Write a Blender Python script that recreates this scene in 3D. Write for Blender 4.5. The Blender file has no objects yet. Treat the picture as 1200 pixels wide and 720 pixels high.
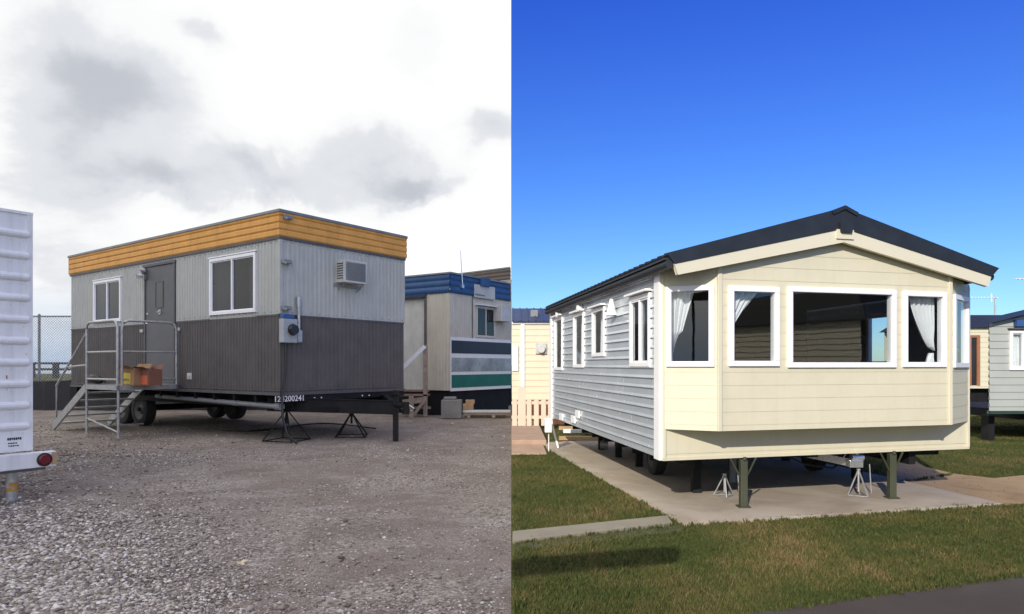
import bpy, math, random
import numpy as np
from mathutils import Vector, noise
random.seed(7); rng = np.random.default_rng(7)
R = math.radians
scene = bpy.context.scene
# two places side by side: the gravel lot (x<0, under cloud) and the caravan park (x>0, in sun)
LOT = bpy.data.collections.new("lot"); PARK = bpy.data.collections.new("park")
scene.collection.children.link(LOT); scene.collection.children.link(PARK)
COL = [LOT]
FPX, CX, HY, CZ = 792.0, 599.0, 428.0, 1.5       # survey of the site: focal length, horizon and eye height

# ------------------------------------------------------------------ materials
def new_mat(name):
    m = bpy.data.materials.new(name); m.use_nodes = True
    nt = m.node_tree; nt.nodes.clear()
    out = nt.nodes.new("ShaderNodeOutputMaterial")
    return m, nt, out
class NT:
    def __init__(s, nt): s.nt = nt
    def n(s, t, **kw):
        x = s.nt.nodes.new(t)
        for k, v in kw.items():
            if k == 'inp':
                for a, b in v.items():
                    if hasattr(b, 'is_linked') and not isinstance(b, (int, float)): s.nt.links.new(b, x.inputs[a])
                    else: x.inputs[a].default_value = b
            else: setattr(x, k, v)
        return x
    def math(s, op, a, b=0.0, c=None, clamp=False):
        x = s.nt.nodes.new("ShaderNodeMath"); x.operation = op; x.use_clamp = clamp
        for i, v in enumerate((a, b) if c is None else (a, b, c)):
            if hasattr(v, 'is_linked'): s.nt.links.new(v, x.inputs[i])
            else: x.inputs[i].default_value = v
        return x.outputs[0]
    def noise(s, vec, scale, detail=4, rough=.55, dist=0.0):
        x = s.n("ShaderNodeTexNoise"); x.inputs['Scale'].default_value = scale; x.inputs['Detail'].default_value = detail
        x.inputs['Roughness'].default_value = rough; x.inputs['Distortion'].default_value = dist
        if vec is not None: s.nt.links.new(vec, x.inputs['Vector'])
        return x.outputs['Fac']
    def ramp(s, fac, stops, interp='LINEAR'):
        x = s.n("ShaderNodeValToRGB"); cr = x.color_ramp; cr.interpolation = interp
        while len(cr.elements) < len(stops): cr.elements.new(.5)
        for e, (p, c) in zip(cr.elements, stops):
            e.position = p; e.color = (*c, 1) if len(c) == 3 else c
        s.nt.links.new(fac, x.inputs['Fac']); return x.outputs['Color']
    def mix(s, fac, a, b, blend='MIX'):
        x = s.n("ShaderNodeMix", data_type='RGBA', blend_type=blend)
        for i, v in ((0, fac), (6, a), (7, b)):
            if hasattr(v, 'is_linked'): s.nt.links.new(v, x.inputs[i])
            else: x.inputs[i].default_value = v if i == 0 else ((*v, 1) if len(v) == 3 else v)
        return x.outputs[2]
    def mapping(s, scale=(1, 1, 1), rot=(0, 0, 0), coord='Object'):
        tc = s.n("ShaderNodeTexCoord"); mp = s.n("ShaderNodeMapping")
        mp.inputs['Scale'].default_value = scale; mp.inputs['Rotation'].default_value = rot
        s.nt.links.new(tc.outputs[coord], mp.inputs['Vector']); return mp.outputs[0]

def mat(name, col, rough=.6, metal=0.0, var=.12, vs=3.0, streak=.0, dirt=None, dirt_amt=.0, bump=.0, bs=60.0, spec=.5, rv=.1, warp=0):
    m, nt, out = new_mat(name); N = NT(nt)
    b = N.n("ShaderNodeBsdfPrincipled"); nt.links.new(b.outputs[0], out.inputs[0])
    v = N.mapping()
    f = N.noise(v, vs, 5)
    c1 = tuple(x * (1 - var) for x in col); c2 = tuple(min(1, x * (1 + var)) for x in col)
    c = N.ramp(f, [(.3, c1), (.7, c2)])
    if streak:                                   # rain streaks running down the wall
        s = N.noise(N.mapping((5, 5, .35)), 2.2, 6, .65)
        s = N.math('MULTIPLY', N.math('SUBTRACT', s, .5, clamp=True), 5 * streak, clamp=True)
        c = N.mix(s, c, tuple(x * .55 for x in col))
    if dirt_amt:
        d = N.noise(v, 1.3, 8, .7)
        d = N.math('MULTIPLY', N.math('SUBTRACT', d, .52, clamp=True), 6 * dirt_amt, clamp=True)
        c = N.mix(d, c, dirt or tuple(x * .4 for x in col))
    nt.links.new(c, b.inputs['Base Color'])
    b.inputs['Metallic'].default_value = metal; b.inputs['Specular IOR Level'].default_value = spec
    rr = N.math('ADD', N.math('MULTIPLY', N.noise(v, 9, 4), 2 * rv), rough - rv)
    nt.links.new(rr, b.inputs['Roughness'])
    if warp:
        bp = N.n("ShaderNodeBump"); bp.inputs['Strength'].default_value = warp; bp.inputs['Distance'].default_value = .06
        nt.links.new(N.noise(N.mapping((1, 1, 1.6)), 1.7, 3, .5), bp.inputs['Height']); nt.links.new(bp.outputs[0], b.inputs['Normal'])
    if bump:
        bp = N.n("ShaderNodeBump"); bp.inputs['Strength'].default_value = bump; bp.inputs['Distance'].default_value = .01
        nt.links.new(N.noise(v, bs, 5), bp.inputs['Height']); nt.links.new(bp.outputs[0], b.inputs['Normal'])
    return m

def glass_mat(name, tint=(.82, .86, .88), ior=1.55):
    m, nt, out = new_mat(name); N = NT(nt)
    t = N.n("ShaderNodeBsdfTransparent", inp={'Color': (*tint, 1)})
    g = N.n("ShaderNodeBsdfGlossy", inp={'Roughness': .015, 'Color': (1, 1, 1, 1)})
    v = N.mapping()
    bp = N.n("ShaderNodeBump"); bp.inputs['Strength'].default_value = .06; bp.inputs['Distance'].default_value = .02
    nt.links.new(N.noise(v, 1.6, 2), bp.inputs['Height']); nt.links.new(bp.outputs[0], g.inputs['Normal'])
    lw = N.n("ShaderNodeLayerWeight"); f0 = 2 * ((ior - 1) / (ior + 1)) ** 2
    fr = N.math('ADD', N.math('MULTIPLY', N.math('POWER', lw.outputs['Facing'], 5.0), 1 - f0), f0, clamp=True)
    mx = N.n("ShaderNodeMixShader")
    nt.links.new(fr, mx.inputs[0]); nt.links.new(t.outputs[0], mx.inputs[1]); nt.links.new(g.outputs[0], mx.inputs[2])
    nt.links.new(mx.outputs[0], out.inputs[0]); return m

def attr_mat(name, stops, rough=.85, trans=0.0):
    m, nt, out = new_mat(name); N = NT(nt)
    b = N.n("ShaderNodeBsdfPrincipled", inp={'Roughness': rough}); b.inputs['Specular IOR Level'].default_value = .3
    a = N.n("ShaderNodeAttribute", attribute_name="tint")
    c = N.ramp(a.outputs['Fac'], stops); nt.links.new(c, b.inputs['Base Color'])
    if trans:
        t = N.n("ShaderNodeBsdfTranslucent"); nt.links.new(c, t.inputs[0])
        mx = N.n("ShaderNodeMixShader"); mx.inputs[0].default_value = trans
        nt.links.new(b.outputs[0], mx.inputs[1]); nt.links.new(t.outputs[0], mx.inputs[2]); nt.links.new(mx.outputs[0], out.inputs[0])
    else: nt.links.new(b.outputs[0], out.inputs[0])
    return m

M = dict(
    grey_wall=mat('light_grey_siding', (.41, .415, .385), .6, streak=.25, var=.06, dirt_amt=.06, dirt=(.22, .19, .15), warp=.25),
    brown_wall=mat('dark_brown_siding', (.090, .079, .075), .6, streak=.35, var=.16, warp=.25, dirt_amt=.12, dirt=(.12, .11, .1)),
    yellow=mat('orange_band', (.66, .33, .075), .55, streak=.35, var=.10),
    cap=mat('roof_cap_grey', (.22, .23, .24), .5, .3),
    trim_dark=mat('dark_trim', (.085, .08, .085), .5),
    white=mat('white_vinyl', (.78, .78, .78), .4, var=.03, streak=.12),
    white_frame=mat('white_window_frame', (.8, .8, .82), .35, var=.02),
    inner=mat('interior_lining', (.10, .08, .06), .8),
    curtain_dark=mat('grey_blind', (.06, .06, .07), .9),
    curtain=mat('white_curtain', (.8, .8, .8), .9, var=.04),
    door=mat('door_grey', (.10, .10, .105), .5, var=.08),
    black=mat('black_steel', (.012, .012, .013), .65, var=.3, dirt_amt=.15, dirt=(.04, .036, .032), spec=.2),
    rubber=mat('tyre_rubber', (.022, .022, .022), .85, bump=.3, bs=40, dirt_amt=.3, dirt=(.09, .08, .07)),
    rim=mat('dusty_rim', (.06, .06, .06), .6),
    galv=mat('galvanised_steel', (.42, .42, .42), .42, .55, var=.2, vs=12),
    pipe=mat('grey_pipe', (.20, .21, .22), .5),
    acbox=mat('ac_housing', (.5, .5, .47), .5, streak=.3),
    grill=mat('ac_grill', (.06, .06, .06), .6),
    meter=mat('meter_grey', (.36, .39, .40), .45, .2),
    darkglass=mat('meter_glass', (.02, .02, .025), .15, rv=.02),
    bluecap=mat('blue_fitting', (.03, .09, .25), .5),
    letter=mat('white_lettering', (.7, .7, .7), .6),
    ink=mat('black_print', (.03, .03, .03), .7),
    fg_white=mat('painted_white_steel', (.74, .74, .73), .5, streak=.3, var=.06, dirt_amt=.06, dirt=(.5, .44, .34), warp=.3),
    rust=mat('rusty_steel', (.30, .14, .05), .8, var=.4, vs=14),
    red=mat('red_lens', (.13, .012, .02), .25),
    card=mat('cardboard', (.30, .17, .09), .85, var=.15),
    card2=mat('reddish_cardboard', (.20, .085, .055), .85, var=.15),
    yellow_lab=mat('yellow_print', (.65, .5, .03), .6), orange_lab=mat('orange_print', (.55, .12, .05), .6),
    plastic_black=mat('black_plastic', (.012, .012, .012), .35),
    fabric=mat('silt_fabric', (.018, .018, .02), .75, bump=.5, bs=9, dirt_amt=.3, dirt=(.06, .055, .05)),
    blue=mat('blue_band', (.022, .075, .19), .45, streak=.3, var=.15),
    beige=mat('beige_siding', (.52, .475, .385), .55, streak=.35, var=.07),
    pale=mat('pale_siding', (.56, .55, .50), .55, streak=.2),
    navy=mat('black_panel', (.022, .026, .04), .4), green=mat('green_panel', (.01, .13, .10), .4),
    silverpanel=mat('brushed_panel', (.33, .34, .36), .3, .35, var=.35, vs=2),
    brownband=mat('brown_band', (.11, .085, .07), .55, streak=.3),
    wood=mat('weathered_timber', (.32, .25, .19), .8, var=.3, vs=9, bump=.3), woodred=mat('red_brown_timber', (.24, .16, .115), .8, var=.25),
    woodgold=mat('fresh_timber', (.42, .28, .15), .8, var=.2),
    block=mat('concrete_block', (.24, .23, .205), .9, bump=.5, dirt_amt=.3),
    concrete=mat('concrete_light', (.23, .205, .15), .9, bump=.3),
    cream=mat('cream_siding', (.61, .57, .425), .5, var=.035, streak=.10, dirt_amt=.03, dirt=(.45, .40, .28), warp=.12),
    creamtrim=mat('cream_trim', (.64, .60, .46), .45, var=.02),
    silver=mat('silver_siding', (.60, .645, .69), .26, .5, warp=.15, var=.05, rv=.04),
    rooftile=mat('dark_blue_roof', (.013, .018, .026), .6, var=.25, vs=6),
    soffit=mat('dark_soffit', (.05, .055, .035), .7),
    greenpost=mat('olive_post', (.045, .05, .028), .6, dirt_amt=.2),
    chrome=mat('bright_steel', (.62, .63, .65), .25, .8),
    peach=mat('peach_cream_siding', (.74, .60, .43), .55, var=.03),
    picket=mat('cream_picket', (.66, .54, .41), .6, var=.05),
    brick=mat('red_brown_brick', (.12, .045, .03), .85, var=.3, vs=15),
    navyroof=mat('navy_roof', (.02, .035, .085), .45, var=.2),
    greysiding=mat('grey_green_siding', (.36, .38, .35), .5, var=.04),
    doorbrown=mat('brown_door_frame', (.30, .13, .06), .6),
    leaf=mat('dry_leaf', (.62, .50, .33), .9), trash=mat('yellow_litter', (.6, .5, .1), .7),
)
M['glass'] = glass_mat('window_glass')
M['glass_dim'] = glass_mat('office_window_glass', (.5, .53, .55), 1.38)

# ------------------------------------------------------------------ geometry helpers
class Face:
    """an upright plane: origin O, direction U along it, N outward."""
    def __init__(s, O, U, N):
        s.O = Vector(O[:2]); s.U = Vector(U[:2]).normalized(); s.N = Vector(N[:2]).normalized()
    @staticmethod
    def between(A, B, toward=(0, 0)):
        A = Vector(A[:2]); B = Vector(B[:2]); U = (B - A).normalized(); N = Vector((U.y, -U.x))
        if N.dot(Vector(toward) - A) < 0: N = -N
        f = Face(A, U, N); f.L = (B - A).length; return f
    def pt(s, u, n, z):
        p = s.O + s.U * u + s.N * n; return Vector((p.x, p.y, z))
    def at(s, px, py, n=0.0):                    # where the sight line meets this plane
        d = Vector(((px - CX) / FPX, 1)); O = s.O + s.N * n
        t = O.dot(s.N) / d.dot(s.N)
        return (d * t - O).dot(s.U), CZ - (py - HY) * t / FPX
    def u(s, px, n=0.0): return s.at(px, HY, n)[0]
    def rect(s, x0, x1, y0, y1, n=0.0):          # y's read at the middle
        xm = (x0 + x1) / 2; u0, u1 = s.u(x0, n), s.u(x1, n)
        return min(u0, u1), max(u0, u1), s.at(xm, y1, n)[1], s.at(xm, y0, n)[1]
def G(px, py, z=0.0):
    Y = FPX * (CZ - z) / (py - HY); return Vector(((px - CX) / FPX * Y, Y, z))
def P(px, py, Y): return Vector(((px - CX) / FPX * Y, Y, CZ - (py - HY) * Y / FPX))
XY = Face((0, 0), (1, 0), (0, -1))               # world-aligned frame: u=x, n=-y

def subtract(a, b, cuts):
    res = [(a, b)]
    for c, d in cuts:
        res = [p for (x, y) in res for p in ((x, min(y, c)), (max(x, d), y)) if p[1] - p[0] > 1e-6]
    return res

class MB:
    def __init__(s): s.v = []; s.f = []
    def quad(s, *p):
        b = len(s.v); s.v += [Vector(q) for q in p]; s.f.append(tuple(range(b, b + len(p)))); return s
    def hexa(s, c):                              # 8 corners: bottom 4, top 4
        b = len(s.v); s.v += [Vector(q) for q in c]
        for f in ((0, 3, 2, 1), (4, 5, 6, 7), (0, 1, 5, 4), (1, 2, 6, 5), (2, 3, 7, 6), (3, 0, 4, 7)): s.f.append(tuple(b + i for i in f))
        return s
    def box(s, F, u0, u1, n0, n1, z0, z1):
        return s.hexa([F.pt(u0, n0, z0), F.pt(u1, n0, z0), F.pt(u1, n1, z0), F.pt(u0, n1, z0),
                       F.pt(u0, n0, z1), F.pt(u1, n0, z1), F.pt(u1, n1, z1), F.pt(u0, n1, z1)])
    def prism(s, F, poly, n0, n1, shift=None):   # polygon (u,z) extruded n0..n1
        a = [F.pt(u, n0, z) for u, z in poly]
        c = [F.pt(u, n1, z) for u, z in poly] if shift is None else [p + shift for p in a]
        b = len(s.v); k = len(poly); s.v += a + c
        s.f.append(tuple(b + i for i in range(k))); s.f.append(tuple(b + k + i for i in reversed(range(k))))
        for i in range(k): j = (i + 1) % k; s.f.append((b + i, b + j, b + k + j, b + k + i))
        return s
    def tube(s, pts, r, seg=10, cap=True):
        pts = [Vector(p) for p in pts]; rings = []
        up = Vector((0, 0, 1))
        for i, p in enumerate(pts):
            t = (pts[min(i + 1, len(pts) - 1)] - pts[max(i - 1, 0)]).normalized()
            a = t.cross(up if abs(t.z) < .95 else Vector((1, 0, 0))).normalized(); c = t.cross(a)
            rr = r[i] if isinstance(r, (list, tuple)) else r
            b = len(s.v); rings.append(b)
            s.v += [p + (a * math.cos(2 * math.pi * k / seg) + c * math.sin(2 * math.pi * k / seg)) * rr for k in range(seg)]
        for b, d in zip(rings, rings[1:]):
            for k in range(seg): s.f.append((b + k, b + (k + 1) % seg, d + (k + 1) % seg, d + k))
        if cap: s.f.append(tuple(rings[0] + k for k in reversed(range(seg)))); s.f.append(tuple(rings[-1] + k for k in range(seg)))
        return s
    def bar(s, a, b, w, h):                      # rectangular bar
        a, b = Vector(a), Vector(b); t = (b - a).normalized()
        x = t.cross(Vector((0, 0, 1)) if abs(t.z) < .95 else Vector((0, 1, 0))).normalized() * w / 2; y = t.cross(x).normalized() * h / 2
        return s.hexa([a - x - y, a + x - y, a + x + y, a - x + y, b - x - y, b + x - y, b + x + y, b - x + y])
    def ribs(s, F, u0, u1, z0, z1, pitch=.1, d=.012, n=0.0, holes=()):
        edges = sorted({u0, u1, *[max(u0, min(u1, x)) for h in holes for x in h[:2]]})
        prof = ((0, 0), (.52, 0), (.62, d), (.9, d))
        def hh(u):
            t = (u / pitch) % 1.0
            pr = prof + ((1, 0),)
            for (a, x), (b, y) in zip(pr, pr[1:]):
                if a <= t <= b: return x + (y - x) * (t - a) / (b - a)
            return 0
        for a, b in zip(edges, edges[1:]):
            if b - a < 1e-5: continue
            us = [a]; k = math.floor(a / pitch) - 1
            while k * pitch < b:
                for t, _ in prof:
                    x = (k + t) * pitch
                    if a + 1e-4 < x < b - 1e-4: us.append(x)
                k += 1
            us.append(b); m = (a + b) / 2
            for za, zb in subtract(z0, z1, [(h[2], h[3]) for h in holes if h[0] < m < h[1]]):
                for x, y in zip(us, us[1:]):
                    s.quad(F.pt(x, n + hh(x), za), F.pt(y, n + hh(y), za), F.pt(y, n + hh(y), zb), F.pt(x, n + hh(x), zb))
        return s
    def laps(s, F, ulo, uhi, z0, z1, pitch=.13, d=.014, n=0.0, holes=(), zs=(), lip=0):
        lo = ulo if callable(ulo) else (lambda z: ulo); hi = uhi if callable(uhi) else (lambda z: uhi)
        k0 = math.floor(z0 / pitch); bz = [k * pitch for k in range(k0, int(z1 / pitch) + 2)]
        cuts = sorted({z0, z1, *[b for b in bz if z0 < b < z1], *[h[i] for h in holes for i in (2, 3) if z0 < h[i] < z1], *zs, *([b + pitch * .28 for b in bz if z0 < b + pitch * .28 < z1] if lip else [])})
        for za, zb in zip(cuts, cuts[1:]):
            if zb - za < 1e-4: continue
            m = (za + zb) / 2; t0 = math.floor(m / pitch) * pitch
            na = n + d * (1 - (za - t0) / pitch); nb = n + d * (1 - (zb - t0) / pitch)
            if lip:
                pf = lambda q: (1 - q / .28 * (1 - lip)) if q < .28 else lip * (1 - (q - .28) / .72)
                na = n + d * pf(max(0, (za - t0) / pitch)); nb = n + d * pf(min(1, (zb - t0) / pitch))
            la, ha, lb, hb = lo(za), hi(za), lo(zb), hi(zb)
            cs = [(h[0], h[1]) for h in holes if h[2] < m < h[3]]
            for ua, ub in subtract(min(la, lb), max(ha, hb), cs):
                a0, b0 = max(ua, la), min(ub, ha); a1, b1 = max(ua, lb), min(ub, hb)
                if b0 < a0: continue
                if b1 < a1: a1 = b1 = (a1 + b1) / 2
                s.quad(F.pt(a0, na, za), F.pt(b0, na, za), F.pt(b1, nb, zb), F.pt(a1, nb, zb))
                if abs(za - t0) < 1e-5: s.quad(F.pt(a0, n, za), F.pt(b0, n, za), F.pt(b0, na, za), F.pt(a0, na, za))
        return s
    def waves(s, F, u0, u1, prof):               # prof: (z, n) list, horizontal corrugation
        for (za, na), (zb, nb) in zip(prof, prof[1:]):
            s.quad(F.pt(u0, na, za), F.pt(u1, na, za), F.pt(u1, nb, zb), F.pt(u0, nb, zb))
        return s
    def build(s, name, m, parent=None, bevel=0, smooth=False):
        me = bpy.data.meshes.new(name)
        off = parent_origin(parent)
        me.from_pydata([tuple(v - off) for v in s.v], [], s.f); me.validate(); me.update()
        me.materials.append(M[m] if isinstance(m, str) else m)
        o = bpy.data.objects.new(name, me); COL[0].objects.link(o)
        if parent is not None: o.parent = parent
        if smooth:
            for p in me.polygons: p.use_smooth = len(p.vertices) == 4
            me.set_sharp_from_angle(angle=R(40))
        if bevel:
            b = o.modifiers.new('bevel', 'BEVEL'); b.width = bevel; b.segments = 2; b.limit_method = 'ANGLE'; b.angle_limit = R(50)
        return o
def parent_origin(p):
    v = Vector((0, 0, 0))
    while p is not None: v += p.location; p = p.parent
    return v
def thing(name, label, cat, loc, group=None):
    o = bpy.data.objects.new(name, None); COL[0].objects.link(o); o.empty_display_size = .2
    o.location = loc; o['label'] = label; o['category'] = cat
    if group: o['group'] = group
    return o
def tag(o, label, cat, group=None):
    o['label'] = label; o['category'] = cat
    if group: o['group'] = group
    return o
def plabel(o, t): o['label'] = t; return o
def struct(o, kind='structure'): o['kind'] = kind; return o

def window(F, r, parent, fw=.05, proud=.035, depth=.03, sashes=1, fm='white_frame', gm='glass', cur=None, hood=None, n=0.0, sill=False, name='window'):
    u0, u1, z0, z1 = r; a, b = n - depth, n + proud
    w = MB()
    w.box(F, u0, u1, a, b, z0, z0 + fw).box(F, u0, u1, a, b, z1 - fw, z1)
    w.box(F, u0, u0 + fw, a, b, z0 + fw, z1 - fw).box(F, u1 - fw, u1, a, b, z0 + fw, z1 - fw)
    o = w.build(name, fm, parent, bevel=.004)
    iu0, iu1, iz0, iz1 = u0 + fw, u1 - fw, z0 + fw, z1 - fw
    mull = [iu0 + (iu1 - iu0) * k / sashes for k in range(1, sashes)]
    if mull:
        s = MB()
        for x in mull: s.box(F, x - fw * .32, x + fw * .32, a + .004, b - .008, iz0, iz1)
        s.build('mullion', fm, o, bevel=.003)
    es = [iu0] + mull + [iu1]
    for k, (x, y) in enumerate(zip(es, es[1:])):
        if len(es) > 2:                          # inner sash rail
            s = MB(); q = fw * .35; m0 = n + .002 + k * .006
            s.box(F, x, y, m0 - .012, m0 + .012, iz0, iz0 + q).box(F, x, y, m0 - .012, m0 + .012, iz1 - q, iz1)
            s.box(F, x, x + q, m0 - .012, m0 + .012, iz0 + q, iz1 - q).box(F, y - q, y, m0 - .012, m0 + .012, iz0 + q, iz1 - q)
            s.build('sash', fm, o)
        g = MB(); gn = n + .002 + k * .006
        q4 = [F.pt(x, gn, iz0), F.pt(y, gn, iz0), F.pt(y, gn, iz1), F.pt(x, gn, iz1)]
        if (q4[1] - q4[0]).cross(q4[2] - q4[1]).dot(Vector((F.N.x, F.N.y, 0))) < 0: q4.reverse()
        g.quad(*q4); g.build('pane', gm, o)
    if hood: h = MB(); h.prism(F, [(u0 - .03, z1 + .012), (u1 + .03, z1 + .012), (u1 + .03, z1 + .035), (u0 - .03, z1 + .035)], n, n + hood); h.build('drip_hood', fm if hood < .08 else 'trim_dark', o)
    if sill: h = MB(); h.box(F, u0 - .03, u1 + .03, n, n + .07, z0 - .035, z0 - .002); h.build('sill', fm, o, bevel=.005)
    return o
def drape(F, edges, z0, z1, n, m, parent, waves=14, amp=.018):
    """a curtain: edges(z-fraction)->(u_left,u_right), folded"""
    s = MB(); NU, NZ = 60, 14; b = len(s.v)
    for j in range(NZ + 1):
        t = j / NZ; a, c = edges(t); z = z0 + (z1 - z0) * t
        for i in range(NU + 1):
            q = i / NU; s.v.append(F.pt(a + (c - a) * q, n + amp * math.sin(q * waves * 2 * math.pi / 2 + 1.5 * math.sin(t * 2) + 1.3 * math.sin(q * 5 + 2 * t)) * (.6 + .5 * math.sin(q * 3.3 + t)), z))
    for j in range(NZ):
        for i in range(NU):
            k = b + j * (NU + 1) + i; s.f.append((k, k + 1, k + NU + 2, k + NU + 1))
    return s.build('curtain', m, parent, smooth=False)
def wheel(c, axis, r, w, parent):
    c = Vector(c); ax = Vector((axis[0], axis[1], 0)).normalized()
    prof = [(-.5, .62), (-.5, .9), (-.42, .98), (-.3, 1), (.3, 1), (.42, .98), (.5, .9), (.5, .62)]
    t = MB(); seg = 32; up = Vector((0, 0, 1)); side = ax.cross(up)
    for i, (a, q) in enumerate(prof):
        for k in range(seg):
            th = 2 * math.pi * k / seg; rr = q * r * (.985 if (k % 2 and .3 <= abs(a) <= .35) else 1)
            t.v.append(c + ax * a * w + (side * math.cos(th) + up * math.sin(th)) * rr)
    for i in range(len(prof) - 1):
        for k in range(seg): t.f.append((i * seg + k, i * seg + (k + 1) % seg, (i + 1) * seg + (k + 1) % seg, (i + 1) * seg + k))
    wh = t.build('wheel', 'rubber', parent, smooth=True)
    d = MB(); 
    for pr in ([(-.36, .0), (-.36, .18), (-.2, .3), (-.3, .5), (-.46, .62)], [(.36, .0), (.36, .18), (.2, .3), (.3, .5), (.46, .62)]):
        b = len(d.v)
        for a, q in pr:
            for k in range(seg): th = 2 * math.pi * k / seg; d.v.append(c + ax * a * w + (side * math.cos(th) + up * math.sin(th)) * max(q, .01) * r)
        for i in range(len(pr) - 1):
            for k in range(seg): d.f.append((b + i * seg + k, b + i * seg + (k + 1) % seg, b + (i + 1) * seg + (k + 1) % seg, b + (i + 1) * seg + k))
    d.build('rim', 'rim', wh, smooth=True)
    return wh
def text_mesh(name, s, F, u, z, size, n, m, parent, flip=False, thick=.002, spacing=1.0):
    cu = bpy.data.curves.new('t', 'FONT'); cu.body = s; cu.size = size; cu.extrude = thick; cu.align_x = 'CENTER'; cu.align_y = 'CENTER'; cu.space_character = spacing
    cu.resolution_u = 3; cu.offset = size * .012
    to = bpy.data.objects.new('t', cu); scene.collection.objects.link(to)
    dg = bpy.context.evaluated_depsgraph_get(); me = bpy.data.meshes.new_from_object(to.evaluated_get(dg))
    bpy.data.objects.remove(to)
    right = F.U if F.U.cross(F.N) < 0 or True else -F.U
    # text must read left-to-right for someone facing the plane
    rt = Vector((-F.N.y, F.N.x))
    k = MB(); c = F.pt(u, n, z)
    k.v = [c + Vector((rt.x, rt.y, 0)) * v.co.x + Vector((0, 0, 1)) * v.co.y + Vector((F.N.x, F.N.y, 0)) * v.co.z for v in me.vertices]
    k.f = [tuple(p.vertices) for p in me.polygons]
    return k.build(name, m, parent)

# ------------------------------------------------------------------ camera, light, sky
cam = bpy.data.cameras.new('camera'); co = bpy.data.objects.new('camera', cam); scene.collection.objects.link(co)
co.location = (0, 0, CZ); co.rotation_euler = (R(90), 0, 0)
cam.sensor_width = 36; cam.lens = 36 * FPX / 1200; cam.shift_y = 68 / 1200; cam.shift_x = 1 / 1200
cam.clip_end = 5000; cam.clip_start = .05; scene.camera = co
scene.render.resolution_x, scene.render.resolution_y = 1024, 614

SAZ, SEL = math.atan2(-.38, -.925), R(25.6)
to_sun = Vector((math.sin(SAZ) * math.cos(SEL), math.cos(SAZ) * math.cos(SEL), math.sin(SEL)))
sl = bpy.data.lights.new('sun', 'SUN'); sl.energy = 4.6; sl.angle = R(.5); sl.color = (1, .93, .82)
so = bpy.data.objects.new('sun', sl); scene.collection.objects.link(so)
so.rotation_euler = to_sun.to_track_quat('Z', 'Y').to_euler()

w = bpy.data.worlds.new("World"); scene.world = w; w.use_nodes = True
nt = w.node_tree; nt.nodes.clear(); N = NT(nt)
out = N.n("ShaderNodeOutputWorld")
sky = N.n("ShaderNodeTexSky", sky_type='NISHITA', sun_disc=False, sun_elevation=SEL, sun_rotation=SAZ % (2 * math.pi), air_density=1.0, dust_density=.3, ozone_density=3.0)
tc = N.n("ShaderNodeTexCoord"); sx = N.n("ShaderNodeSeparateXYZ"); nt.links.new(tc.outputs['Generated'], sx.inputs[0])
X, Y, Z = sx.outputs
# clear polarised blue: deepen the sky with height
h1 = N.ramp(N.math('MULTIPLY', Z, 2.0, clamp=True), [(0, (.66, .86, 1.0)), (.12, (.50, .72, 1.04)), (.5, (.31, .56, 1.08)), (1.0, (.17, .38, 1.25))])
blue = N.mix(1.0, sky.outputs[0], h1, 'MULTIPLY')
b1 = N.n("ShaderNodeBackground"); nt.links.new(blue, b1.inputs[0]); b1.inputs[1].default_value = .15
# broken overcast
az = N.math('ARCTAN2', X, Y); el = N.math('ARCSINE', Z)
cv = N.n("ShaderNodeCombineXYZ"); zz = N.math('ADD', N.math('ABSOLUTE', Z), .30)
nt.links.new(N.math('DIVIDE', X, zz), cv.inputs[0]); nt.links.new(N.math('DIVIDE', Y, zz), cv.inputs[1])
n1 = N.noise(cv.outputs[0], 1.1, 9, .58, .3); n2 = N.noise(cv.outputs[0], 3.2, 7, .6)
n3 = N.noise(tc.outputs['Generated'], 5.0, 6, .55, .2)
w1 = N.math('MULTIPLY', N.math('SUBTRACT', n1, .5), .34); w2 = N.math('MULTIPLY', N.math('SUBTRACT', n3, .5), .22)
azd = N.math('ADD', az, w1); eld = N.math('ADD', el, w2)
def blob(px, py, rx, ry, amp):
    a0 = math.atan2((px - CX) / FPX, 1); d = math.hypot((px - CX) / FPX, 1); e0 = math.atan((HY - py) / FPX / d)
    da = N.math('DIVIDE', N.math('SUBTRACT', azd, a0), rx / FPX / (1 + ((px - CX) / FPX) ** 2)); de = N.math('DIVIDE', N.math('SUBTRACT', eld, e0), ry / FPX / d)
    q = N.math('ADD', N.math('MULTIPLY', da, da), N.math('MULTIPLY', de, de))
    return N.math('MULTIPLY', N.math('EXPONENT', N.math('MULTIPLY', q, -1.0)), amp * 1.15)
tot = None
for bb in ((40, 60, 210, 100, .15), (110, 125, 110, 50, .20), (20, 200, 130, 60, .16), (180, 240, 90, 26, .20), (290, 215, 110, 24, .20), (430, 190, 130, 34, .19), (510, 218, 45, 18, .18), (490, 60, 50, 80, .09), (240, 45, 30, 20, .10), (585, 150, 40, 26, .18), (60, 290, 120, 45, .12), (420, 245, 120, 16, .05), (120, 370, 120, 50, .14)):
    v = blob(*bb); tot = v if tot is None else N.math('ADD', tot, v)
d = N.math('ADD', tot, N.math('MULTIPLY', N.math('SUBTRACT', n2, .5), .26))
d = N.math('ADD', d, N.math('MULTIPLY', N.math('SUBTRACT', n1, .58), .20))
cl = N.ramp(d, [(0.0, (1.10, 1.10, 1.10)), (.09, (.97, .975, .98)), (.18, (.77, .79, .83)), (.32, (.55, .575, .63)), (.6, (.34, .36, .41))], 'EASE')
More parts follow.
